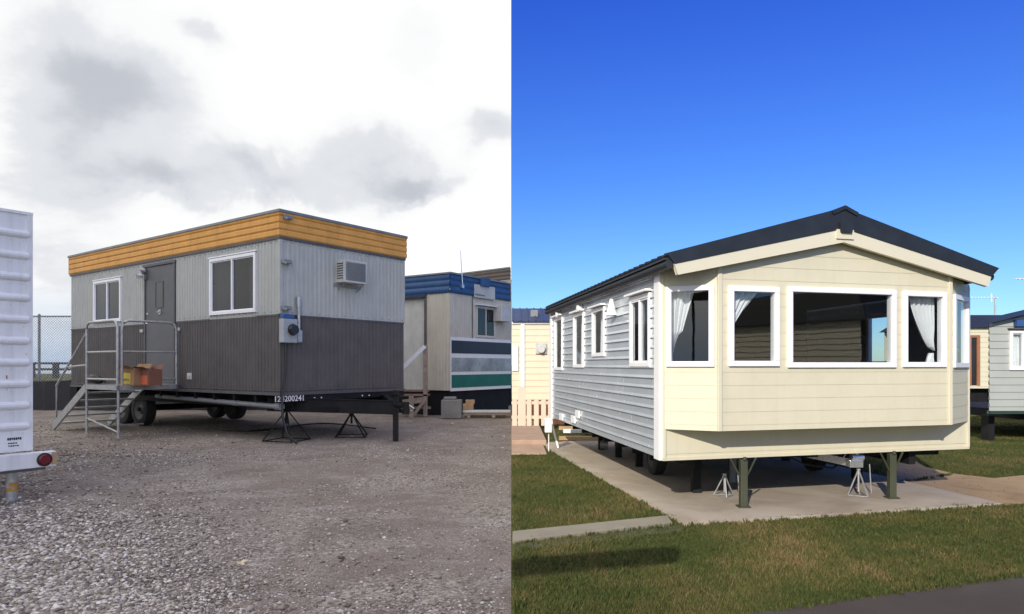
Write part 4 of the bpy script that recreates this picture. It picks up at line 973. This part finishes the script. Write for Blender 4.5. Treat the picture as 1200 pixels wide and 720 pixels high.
# cover strips at the bay's corners
s = MB()
for F, ua_, ub_, na_, za_, zt_ in ((FM1, -.022, .022, -.01, ZBAY, zr(aL)), (FM1, FM1.L - .022, FM1.L + .022, -.01, ZBAY, zr(Wc - aR)), (FR_, 0, .035, 0, ZB2, zL), (FR_, Wc - .035, Wc, 0, ZB2, zR_)):
    s = MB(); s.box(F, ua_, ub_, na_, .018, za_, zt_); s.build('corner_strip', 'creamtrim', T, bevel=.004)
s = MB(); sw = [FS.rect(739.5, 763, 346, 430), FS.rect(695, 709.5, 361, 418), FS.rect(673, 685, 367, 431), FS.rect(650.5, 660, 372, 434)]
s.laps(FS, 0, LS, ZB2, zL + .03, .105, .019, 0, sw, lip=.35)
rw = (1.25, 1.75, 1.5, 2.2); s.laps(FT, 0, LS, ZB2, zR_ + .03, .118, .02, 0, [rw]); s.laps(FBk, 0, Wc, ZB2, 2.5, .118, .02)
plabel(s.build('side_wall', 'silver', T), 'silver lapped side cladding')
s = MB(); s.prism(FBk, [(0, 2.45), (Wc, 2.45), (Wc, zR_), (apex_u, bt[1][1]), (0, zL)], -.02, 0); s.build('rear_gable', 'silver', T)
for ua_, ub_ in ((0, .16), (LS - .12, LS)): s = MB(); s.box(FS, ua_, ub_, -.01, .032, ZB2 - .02, zL); s.build('corner_post', 'white', T, bevel=.008)
# roof: slab following the gable, gutters, barge boards
s = MB(); poly = [top[0], top[1], top[2], bt[2], bt[1], bt[0]]; back_ = S3 * (LS + .42)
s.prism(FR_, poly, nR + .02, 0, shift=back_)
RF = s.build('roof', 'rooftile', T, bevel=.006)
s = MB()
for a_, c_ in ((top[0], top[1]), (top[1], top[2])):
    sl_ = Vector((c_[0] - a_[0], c_[1] - a_[1])); ln = sl_.length; sl_.normalize(); nr = Vector((-sl_.y, sl_.x))
    if nr.y < 0: nr = -nr
    # long tile-profile ribs running down the slope every 0.3 m
    kk = 0
    while kk * .18 < LS + .3:
        o_ = S3 * (kk * .18 + .05)
        p0 = FR_.pt(a_[0] + nr.x * .004, nR, a_[1] + nr.y * .004) + o_; p1 = FR_.pt(c_[0] + nr.x * .004, nR, c_[1] + nr.y * .004) + o_
        s.bar(p0, p1, .05, .022); kk += 1
s.build('tile_ribs', 'rooftile', RF)
s = MB(); s.prism(FR_, [(top[1][0] - .16, top[1][1] - .035), (top[1][0], top[1][1] + .03), (top[1][0] + .16, top[1][1] - .035), (top[1][0] + .14, top[1][1] - .07), (top[1][0], top[1][1] - .01), (top[1][0] - .14, top[1][1] - .07)], nR + .035, 0, shift=back_); s.build('ridge_cap', 'rooftile', RF)
s = MB(); s.prism(FR_, [(apex_u - .08, bt[1][1] + .05), (apex_u + .08, bt[1][1] + .05), (apex_u + .06, bt[1][1] - .05), (apex_u - .06, bt[1][1] - .05)], nR + .01, nR + .06); s.build('ridge_end', 'rooftile', RF)
for A_, B_, C_, D_ in ((bt[0], bt[1], bb[1], bb[0]), (bt[1], bt[2], bb[2], bb[1])):
    s = MB(); A_ = (A_[0] + .0, A_[1] - .002); s.prism(FR_, [A_, (B_[0], B_[1] - .002), C_, D_], nR - .03, nR + .015); s.build('barge_board', 'creamtrim', T, bevel=.003)
s = MB(); s.prism(FR_, [(apex_u - .10, bt[1][1] - .02), (apex_u + .10, bt[1][1] - .02), (apex_u + .10, bb[1][1] + .03), (apex_u - .10, bb[1][1] + .03)], nR + .016, nR + .032); s.build('apex_plate', 'creamtrim', T, bevel=.003)
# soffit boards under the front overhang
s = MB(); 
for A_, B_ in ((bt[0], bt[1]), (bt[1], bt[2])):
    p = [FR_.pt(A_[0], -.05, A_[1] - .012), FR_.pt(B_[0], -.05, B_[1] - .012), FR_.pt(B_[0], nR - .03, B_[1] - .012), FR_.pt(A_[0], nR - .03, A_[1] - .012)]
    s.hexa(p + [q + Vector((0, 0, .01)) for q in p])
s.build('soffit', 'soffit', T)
for A_, sg in ((bt[0], -1), (bt[2], 1)):
    p0 = FR_.pt(A_[0] + sg * .035, nR - .02, A_[1] + .0); s = MB(); s.tube([p0, p0 + S3 * (LS + .38)], .045, 10); s.bar(p0 + Vector((0, 0, .045)), p0 + Vector((0, 0, .045)) + S3 * (LS + .38), .11, .02); s.build('gutter', 'rooftile', T, smooth=True)
    a = FR_.pt((A_[0] + (0 if sg < 0 else Wc)) / 2, 0, zr(0 if sg < 0 else Wc) - .03)
# white fascia beneath the eave, along the side
s = MB(); s.box(FS, -.0, LS, .02, .035, zL - .03, zL + .02); s.build('eave_strip', 'white', T)
for F, hs, nms in ((FL1, holesL, ['l']), (FM1, holesM, ['m', 'c', 'r']), (FR1, holesR, ['e'])):
    for r_w, k_ in zip(hs, nms):
        W = window(F, r_w, T, fw=.054, proud=.03, depth=.05); a, c, z0, z1 = r_w; wd = c - a; hh_ = z1 - z0
        flipF = F.u(CX + 300) > F.u(CX + 200)
        if k_ == 'l': drape(F, lambda t: (a + .05, a + .05 + wd * (.10 + .34 * max(0, t) ** 1.2) * (1 if t > .34 else t / .34 * .7)), z0 + hh_ * .18, z1 - .05, -.10, 'curtain', W, 8)
        if k_ == 'm': drape(F, lambda t: (a + .05, a + .06 + wd * (.04 + .56 * t ** 1.3)), z0 + hh_ * .40, z1 - .05, -.10, 'curtain', W, 9)
        if k_ == 'r':
            drape(F, lambda t: (c - .05 - wd * (.60 * t ** .55), c - .04), z0 + hh_ * .22, z1 - .05, -.10, 'curtain', W, 12)
            drape(F, lambda t: (c - .05 - wd * .22 * (1 - .5 * t), c - .04), z0 + .03, z0 + hh_ * .19, -.10, 'curtain', W, 5)
        if k_ == 'e': drape(F, lambda t: (a + .12, c - .04), z0 + hh_ * .04, z1 - .05, -.10, 'curtain', W, 10)
for i, r_w in enumerate(sw):
    W = window(FS, r_w, T, fw=.05, proud=.026, depth=.03, sashes=2 if i in (0,) else 1, hood=.079)
    a, c, z0, z1 = r_w; wd = c - a; drape(FS, lambda t: (c - wd * .3, c - .05), z0 + .04, z1 - .04, -.10, 'curtain', W, 5)
W = window(FT, rw, T, fw=.05, proud=.03)
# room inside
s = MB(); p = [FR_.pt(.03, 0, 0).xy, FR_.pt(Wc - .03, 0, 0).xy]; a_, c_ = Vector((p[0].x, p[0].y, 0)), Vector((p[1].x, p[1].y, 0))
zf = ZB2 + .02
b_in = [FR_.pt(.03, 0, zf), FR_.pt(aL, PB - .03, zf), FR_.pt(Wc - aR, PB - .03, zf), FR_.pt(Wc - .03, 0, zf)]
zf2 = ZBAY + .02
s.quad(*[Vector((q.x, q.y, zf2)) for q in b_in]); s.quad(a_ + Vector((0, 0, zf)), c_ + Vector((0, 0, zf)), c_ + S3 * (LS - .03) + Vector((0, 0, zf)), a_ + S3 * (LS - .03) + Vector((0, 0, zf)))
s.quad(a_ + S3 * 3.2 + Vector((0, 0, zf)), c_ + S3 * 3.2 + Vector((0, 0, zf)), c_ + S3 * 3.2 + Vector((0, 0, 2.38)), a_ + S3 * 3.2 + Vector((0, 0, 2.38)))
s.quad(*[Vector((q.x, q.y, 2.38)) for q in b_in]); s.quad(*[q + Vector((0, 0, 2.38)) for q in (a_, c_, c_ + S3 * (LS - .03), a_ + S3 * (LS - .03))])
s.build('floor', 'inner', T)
s = MB(); s.box(FR_, .3, 1.5, -.15, .2, .9, 1.12).box(FR_, 1.8, 3.0, -.2, .2, .9, 1.12); plabel(s.build('bench_seat', 'inner', T, bevel=.03), 'dim bench seat seen through the bay windows')
# wall lights and vents on the side
for px, py, k_ in ((717.5, 362, 1), (679, 362, 0), (654, 369, 0)):
    u_, z_ = FS.at(px, py, .05); s = MB()
    if k_: s.tube([FS.pt(u_, .06, z_ - .08), FS.pt(u_, .06, z_ + .12)], [.07, .02], 14)
    else: s.tube([FS.pt(u_, .015, z_), FS.pt(u_, .09, z_)], [.06, .05], 14)
    s.build('wall_light' if k_ else 'vent', 'white', T, smooth=True)
for px, py in ((658, 489), (672, 492), (677, 486)):
    u_, z_ = FS.at(px, py, .02); s = MB(); s.box(FS, u_ - .12, u_ + .12, .01, .035, z_ - .05, z_ + .06); s.build('service_hatch', 'white', T, bevel=.004)
# chassis underneath
s = MB()
for n_ in (-.6, -Wc + .7): s.box(FS, .5, LS - .2, n_ - .04, n_ + .04, .36, .53)
for i in range(8): s.box(FS, .75 + i * .62, .8 + i * .62, -Wc + .15, -.15, .43, .535)
s.build('chassis', 'black', T)
s = MB(); s.quad(*[q for q in (a_ + S3 * .05 + Vector((0, 0, ZB2)), c_ + S3 * .05 + Vector((0, 0, ZB2)), c_ + S3 * LS + Vector((0, 0, ZB2)), a_ + S3 * LS + Vector((0, 0, ZB2)))]); s.build('underside', 'black', T)
for n_ in (-.75, -Wc + .85):
    for u_ in (2.2,): wheel(FS.pt(u_, n_, .24), FS.N, .21, .16, T)
def prop(px, py, back=.05):
    p = G(px, py, .03); t = p + Vector((0, 0, ZB2 - .05)); s = MB()
    s.box(XY, p.x - .036, p.x + .036, -p.y - .036, -p.y + .036, .03, ZB2 - .035)
    pr_ = s.build('prop_leg', 'greenpost', T, bevel=.004)
    s = MB(); u3 = Vector((FR_.U.x, FR_.U.y, 0))
    for sg in (-1, 1): s.bar(p + Vector((0, 0, .30)) + u3 * sg * .03, p + Vector((0, 0, ZB2 - .05)) + u3 * sg * .15, .014, .014)
    s.build('brace', 'greenpost', pr_); s = MB(); s.tube([Vector((p.x, p.y - .05, ZB2 - .03)), Vector((p.x, p.y - .05, ZB2 - .0))], .018, 8); s.box(XY, p.x - .06, p.x + .06, -p.y - .06, -p.y + .06, .031, .045); s.build('foot_plate', 'greenpost', pr_)
prop(871, 594.5); prop(1045, 584)
for u_, n_ in ((.9, -.75), (2.9, -.75), (3.9, -.75), (4.9, -.75), (1.5, -3.2), (3.2, -3.2), (4.8, -3.2)):
    s = MB(); p = FS.pt(u_, n_, .03); s.box(XY, p.x - .05, p.x + .05, -p.y - .05, -p.y + .05, .03, ZB2 - .03); s.build('support_pier', 'black', T, bevel=.005)
# waste pipes and gas hose slung under the floor
s = MB(); s.tube([FS.pt(.9, -1.5, .47), FS.pt(4.6, -1.5, .42)], .05, 12); s.tube([FS.pt(1.5, -1.5, .46), FS.pt(1.5, -1.5, .03)], .045, 12); s.build('waste_pipe', 'pipe', T, smooth=True)
s = MB(); s.tube([FR_.pt(1.9, -.9, .50), FR_.pt(2.3, -.8, .30), FR_.pt(2.8, -.9, .22), FR_.pt(3.3, -1.1, .40), FR_.pt(3.5, -1.2, .52)], .012, 8); s.build('gas_hose', 'rubber', T, smooth=True)
# drawbar with coupling
dh = FR_.pt(2.15, -.7, .43); ct = G(1006, 582, .03); ce = Vector((ct.x - .02, ct.y, .40))
s = MB(); s.bar(Vector((dh.x - .2, dh.y + .3, .50)), ce, .07, .09); DB = s.build('drawbar', 'chrome', T, bevel=.004)
s = MB(); s.box(XY, ce.x - .1, ce.x + .05, -ce.y - .05, -ce.y + .05, .36, .44); s.tube([ce + Vector((.0, 0, -.02)), ce + Vector((0, 0, .15))], .03, 12); s.tube([ce + Vector((-.06, 0, .07)), ce + Vector((.07, 0, .07))], .042, 12); s.tube([ce + Vector((0, 0, .13)), ce + Vector((.01, 0, .17))], .014, 8); s.build('coupling', 'chrome', DB, bevel=.004)
s = MB(); s.tube([ce + Vector((-.16, -.01, .06)), ce + Vector((-.12, -.02, .13)), ce + Vector((-.05, -.02, .12)), ce + Vector((-.03, -.02, .02)), ce + Vector((-.1, -.02, -.02))], .007, 6); s.build('cable', 'chrome', DB)
def small_tripod(px, py, h, lab, rot):
    p = G(px, py, .03); t = thing('axle_stand', lab, 'axle stand', p, 'small stands on the slab')
    for k_ in range(3):
        a = rot + k_ * 2.094; s = MB(); s.bar(p + Vector((0, 0, h * .97)), p + Vector((math.cos(a) * .12, math.sin(a) * .12, .008)), .012, .012); s.build('leg', 'galv', t)
    s = MB()
    for k_ in range(3):
        a = rot + k_ * 2.094; b_ = a + 2.094; s.bar(p + Vector((math.cos(a) * .115, math.sin(a) * .115, .01)), p + Vector((math.cos(b_) * .115, math.sin(b_) * .115, .01)), .008, .008)
    s.build('foot_ring', 'galv', t); s = MB(); s.tube([p + Vector((0, 0, .05)), p + Vector((0, 0, h))], .011, 8); s.tube([p + Vector((0, 0, h - .02)), p + Vector((0, 0, h + .004))], .022, 10); s.build('post', 'galv', t)
small_tripod(849, 582, .255, 'small grey axle stand left of the near prop leg', .4); small_tripod(1006, 581.5, .31, 'small grey axle stand under the drawbar coupling', 1.0)
for px, py, yt, lab in ((866.5, 583, 552, 'thin steel rod standing on the slab beside the near prop leg'), (1021, 578, 544, 'thin steel rod standing on the slab right of the drawbar')):
    p = G(px, py, .03); h = (py - yt) * p.y / FPX; s = MB(); s.tube([p, p + Vector((-.02, 0, h))], .007, 8); tag(s.build('steel_rod', 'galv'), lab, 'rod', 'rods under the caravan')
# clutter at the far left corner of the caravan
p = G(649, 527); s = MB(); s.box(XY, p.x - .12, p.x + .12, -p.y - .2, -p.y, .0, .02); 
pc = P(642, 497, 11.6); s = MB(); s.box(XY, pc.x - .05, pc.x + .07, -pc.y - .15, -pc.y, 0.34, .56); s.box(XY, pc.x - .06, pc.x + .08, -pc.y - .165, -pc.y + .015, .56, .58); s.box(XY, pc.x + .01, pc.x + .03, -pc.y - .1, -pc.y - .08, .0, .34); tag(s.build('utility_cabinet', 'white', bevel=.01), 'white utility cabinet at the far corner of the cream and silver caravan', 'cabinet')
s = MB(); q = G(654, 527); s.bar((q.x - .0, q.y, .03), (q.x - .12, q.y + .05, .50), .03, .10); tag(s.build('leaning_board', 'white'), 'narrow white board leaning by the utility cabinet', 'board')
T10 = thing('timber_stack', 'short timber boards stacked on the slab under the far end of the caravan', 'timber', G(675, 517)); 
for k_, (x0, x1, y, z) in enumerate(((655, 700, 516, .03), (660, 690, 514, .14), (655, 698, 509, .12))):
    a = G(x0, y, .03); b_ = G(x1, y, .03); s = MB(); s.bar(a + Vector((0, .0, z + .01)), b_ + Vector((0, 0, z + .01)), .14, .07); plabel(s.build('board', 'woodgold' if k_ != 1 else 'white', T10), 'white board' if k_ == 1 else 'pale timber board')
s = MB(); q = G(706, 527, .03); s.tube([q + Vector((-.05, 0, .09)), q + Vector((.09, 0, .09))], .085, 16); tag(s.build('jockey_wheel', 'galv', smooth=True), 'small grey jockey wheel lying on the slab edge under the caravan side', 'wheel')

# peach caravan behind left, its picket fence and paving
YC = 17.0; FP_ = Face((.02, YC), (1, .0), (0, -1)); T11 = thing('peach_caravan', 'cream caravan with a navy roof behind the picket fence', 'caravan', (.5, YC, 0))
z0, z1 = .62, CZ + 51 * YC / FPX; s = MB(); s.laps(FP_, 0, 3.4, z0, z1, .16, .014); plabel(s.build('wall', 'peach', T11), 'peach cream lapped wall')
zt = CZ + 67 * YC / FPX; s = MB(); s.hexa([(.02, YC - .15, z1), (3.6, YC - .15, z1), (3.6, YC + 4.0, z1), (.02, YC + 4.0, z1), (.02, YC + 1.6, zt + .12), (3.6, YC + 1.6, zt + .12), (3.6, YC + 2.2, zt + .12), (.02, YC + 2.2, zt + .12)]); rf = s.build('roof', 'navyroof', T11)
s = MB(); k_ = .05
while k_ < 3.5: s.bar((k_, YC - .14, z1 + .012), (k_, YC + 1.58, zt + .13), .03, .02); k_ += .19
s.build('tile_ribs', 'navyroof', rf)
s = MB(); vx = (627 - CX) / FPX * YC; s.box(XY, vx - .1, vx + .1, -YC - .7, -YC - .45, z1 + .05, z1 + .33); s.build('roof_vent', 'pipe', rf, bevel=.02)
s = MB(); s.box(FP_, 0, 3.4, .0, .05, z1 - .07, z1 + .0); x = (612.5 - CX) / FPX * YC - .02; s.box(FP_, x - .05, x + .05, .0, .04, z0, z1 - .07); s.build('white_trim', 'white', T11)
s = MB(); s.box(FP_, .0, .16, .02, .05, 1.35, 2.0); s.build('side_window', 'white', T11)
s = MB(); x = (634 - CX) / FPX * YC - .02; s.tube([FP_.pt(x, .02, 1.9), FP_.pt(x, .14, 1.9)], .1, 12); s.box(FP_, x - .14, x + .14, 0.014, .06, 1.78, 2.05); s.build('wall_light', 'acbox', T11, bevel=.01)
s = MB(); s.box(FP_, 0.0, 3.4, -3.2, -.02, 0, z0); plabel(s.build('brick_base', 'brick', T11), 'red brown brick base'); s = MB(); s.box(FP_, 3.38, 3.4, -3.3, .0, z0, z1); s.box(FP_, 0, 3.4, -3.32, -3.3, z0, z1); s.build('end_wall', 'peach', T11)
YP = 15.6; T12 = thing('picket_fence', 'cream picket fence on the paving before the cream caravan', 'fence', (.5, YP, .1)); zt = CZ - 39 * YP / FPX
for i, px in enumerate((603, 611.5, 620, 628.5, 637, 645)):
    x = (px - CX) / FPX * YP; wd = .055 if i != 1 else .09; hh_ = zt if i != 1 else zt + .28
    if x - wd < .005: x = .01 + wd
    s = MB(); s.prism(XY, [(x - wd, .10), (x + wd, .10), (x + wd, hh_ - .05), (x, hh_), (x - wd, hh_ - .05)], -YP - .02, -YP + .0); s.build('picket', 'picket', T12)
s = MB()
for z in (.26, zt - .14): s.box(XY, .01, 1.0, -YP - .06, -YP - .021, z, z + .07)
s.build('rail', 'picket', T12)
s = MB(); s.box(XY, .006, .66, -16.9, -12.6, -.05, .10); s.box(XY, .006, .60, -12.598, -11.3, -.05, .02); struct(s.build('paving', 'paver', bevel=.01))

# distant cream caravan with brown door, right
YD = 22.0; xL, xR = (1100 - CX) / FPX * YD, (1200 - CX) / FPX * YD + 2; FQ = Face((xL, YD), (1, 0), (0, -1)); Lq = xR - xL
T13 = thing('far_caravan', 'distant cream caravan with a brown door, between the big caravan and the grey one', 'caravan', (xL + 1, YD, 0))
z0, z1, zt = .74, CZ + 44 * YD / FPX, CZ + 57 * YD / FPX
dq = (FQ.u(1135), FQ.u(1148), FQ.at(1140, 452)[1], FQ.at(1140, 393)[1])
s = MB(); s.laps(FQ, 0, Lq, z0, z1, .16, .012, 0, [dq]); s.build('wall', 'cream', T13); s = MB(); s.box(FQ, 0, Lq, -3.2, -3.15, z0, z1); s.build('rear_wall', 'cream', T13)
s = MB(); s.hexa([(xL - .1, YD - .15, z1), (xR, YD - .15, z1), (xR, YD + 3.4, z1), (xL - .1, YD + 3.4, z1), (xL, YD + 1.4, zt + .15), (xR, YD + 1.4, zt + .15), (xR, YD + 1.9, zt + .15), (xL, YD + 1.9, zt + .15)]); s.build('roof', 'rooftile', T13)
s = MB(); s.box(FQ, dq[0], dq[0] + .08, -.02, .03, dq[2], dq[3]).box(FQ, dq[1] - .1, dq[1], -.02, .03, dq[2], dq[3]).box(FQ, dq[0], dq[1], -.02, .032, dq[3] - .08, dq[3]); dd = s.build('door', 'doorbrown', T13)
s = MB(); s.box(FQ, dq[0] + .08, dq[1] - .1, -.03, -.01, dq[2], dq[3] - .08); s.build('pane', 'darkglass', dd)
s = MB(); s.box(FQ, .1, Lq, -3.0, -.3, .25, z0); s.build('chassis', 'black', T13)
for i in range(5): s = MB(); u_ = 1.1 + i * .7; s.box(FQ, u_, u_ + .15, -.5, -.3, 0, .6); s.build('prop_leg', 'black', T13)
# grey caravan at the right edge
YE = 13.0; xe = (1159 - CX) / FPX * YE; FE = Face((xe, YE), (1, .04), (0, -1)); FE.N = Vector((FE.U.y, -FE.U.x)); Le = 3.6
T14 = thing('grey_caravan', 'pale grey caravan with a blue roof edge at the right edge', 'caravan', (xe + 1.5, YE, 0)); z0, z1 = .60, CZ + 50 * YE / FPX; za = z1 + .42
wq = FE.rect(1182, 1226, 387, 434)
def ehi(z): return Le if z < z1 else Le - (z - z1) / (za - z1) * Le / 2
def elo(z): return 0 if z < z1 else (z - z1) / (za - z1) * Le / 2
s = MB(); s.laps(FE, elo, ehi, z0, za - .02, .14, .016, 0, [wq], zs=(z1,)); FE2 = Face((xe, YE), (.74, .67), (-.67, .74)); s.laps(FE2, 0, 7, z0, z1, .14, .016); s.build('wall', 'greysiding', T14)
s = MB(); ro = Vector((.74, .67, 0)).normalized() * 7; s.prism(FE, [(-.16, z1 - .02), (Le / 2, za), (Le + .16, z1 - .02), (Le + .16, z1 + .07), (Le / 2, za + .1), (-.16, z1 + .07)], .2, 0, shift=ro); s.build('roof', 'navyroof', T14)
s = MB(); s.box(FE, 0, Le, -.01, .03, z0 - .04, z0 + .02); s.box(FE2, -.03, 7, -.01, .03, z0 - .04, z0 + .02); plabel(s.build('base_strip', mat('dark_green_strip', (.02, .05, .035), .6), T14), 'dark green base strip')
W = window(FE, wq, T14, fw=.06, proud=.04, sashes=3, hood=.10); a, c, z0_, z1_ = wq; drape(FE, lambda t: (a + .05, c - .05), z0_ + .05, z1_ - .05, -.08, 'curtain', W, 22)
s = MB(); u_ = FE.u(1194); s.box(FE, u_ - .12, u_ + .12, .016, .10, z1 - .08, z1 + .04); s.build('eave_light', 'bluecap', T14)
s = MB(); s.box(FE, .9, Le, -3.6, -.35, .42, z0 - .01); s.build('chassis', 'black', T14)
for i in range(4): s = MB(); s.box(FE, .3 + i * 1.0, .42 + i * 1.0, -.6, -.4, 0, .5); s.build('prop_leg', 'black', T14)
# aerials
T15 = thing('tv_aerial', 'thin television aerial above the distant cream caravan', 'aerial', ((1165 - CX) / FPX * 24, 24, 0), 'television aerials')
s = MB(); x = (1166 - CX) / FPX * 24; s.tube([(x, 24, 0), (x, 24, CZ + 82 * 24 / FPX)], .03, 8); s.build('mast', 'galv', T15)
s = MB(); z = CZ + 79 * 24 / FPX; s.tube([(x - .95, 24, z), (x + .1, 24, z)], .018, 6)
for k_ in range(9): s.tube([(x - .9 + k_ * .11, 24 - .12, z - .0), (x - .9 + k_ * .11, 24 + .12, z)], .012, 6)
s.tube([(x - .12, 24, z - .14), (x - .12, 24, z + .14)], .02, 6); s.build('antenna_boom', 'white', T15)
T16 = thing('tv_aerial', 'television aerial cut by the frame edge, high above the grey caravan', 'aerial', ((1204 - CX) / FPX * 20, 20, 0), 'television aerials')
x = (1206 - CX) / FPX * 20; z = CZ + 101 * 20 / FPX; s = MB(); s.tube([(x, 20, 0), (x, 20, z)], .03, 8); s.build('mast', 'galv', T16)
s = MB(); s.tube([(x - .38, 20, z), (x + .5, 20, z - .02)], .02, 6)
for k_ in range(6): s.tube([(x - .36 + k_ * .12, 19.9, z), (x - .36 + k_ * .12, 20.1, z)], .012, 6)
s.build('antenna_boom', 'white', T16)
# the neighbouring caravan across the lane (mirrored in the bay windows)
YN = -2; FN = Face((10.2, -6.5), (0, 1), (-1, 0)); T17 = thing('opposite_caravan', 'cream sided caravan across the lane, mirrored in the bay windows', 'caravan', (5, YN, 0))
s = MB(); hn = [(1.0, 1.9, 1.3, 2.1), (3.4, 4.1, .5, 2.2)]; s.laps(FN, 0, 9.2, .5, 2.45, .13, .02, 0, hn); s.build('wall', 'creamtrim', T17)
s = MB(); s.prism(FN, [(-.2, 2.45), (9.4, 2.45), (9.2, 3.1), (0, 3.1)], -3.2, .15); s.build('roof', 'rooftile', T17)
for r_w in hn: window(FN, r_w, T17, fw=.05)
s = MB(); s.box(FN, 0, 9.2, -3.2, -.2, .0, .5); s.box(FN, .02, 9.18, -3.0, -.3, .5, 2.44); s.build('skirt', 'black', T17)
# bar added out of view behind the viewer to cast the lawn's dark band
T18 = thing('shadow_bar', 'black bar added out of view to cast the dark band on the lawn', 'shadow_caster', (-1.8, -1.2, 0))
hb = 3.1; off = Vector((to_sun.x, to_sun.y, 0)) / to_sun.z * hb
pa_ = G(420, 682) + off + Vector((0, 0, hb)); pb_ = G(790, 650) + off + Vector((0, 0, hb))
s = MB(); s.bar(pa_, pb_, .16, .17); s.build('crossbar', 'black', T18)
for p in (pa_,): s = MB(); s.tube([(p.x, p.y, 0), (p.x, p.y, hb)], .03, 8); s.build('post', 'black', T18)

# sun is linked to the park alone; an added soft sun lamp fills the lot
ol = bpy.data.lights.new('overcast_fill', 'SUN'); ol.energy = 1.5; ol.angle = R(100); ol.color = (1, .955, .90)
oo = bpy.data.objects.new('overcast_fill', ol); scene.collection.objects.link(oo)
oo.rotation_euler = Vector((.35, -.75, .8)).to_track_quat('Z', 'Y').to_euler()
oo.light_linking.receiver_collection = LOT; oo.light_linking.blocker_collection = LOT
so.light_linking.receiver_collection = PARK
so.light_linking.blocker_collection = PARK

vs = scene.view_settings; vs.view_transform = 'Standard'; vs.look = 'None'; vs.exposure = 0; vs.gamma = 1; vs.use_curve_mapping = False
scene.cycles.max_bounces = 6; scene.cycles.transparent_max_bounces = 12
scene.cycles.use_denoising = True
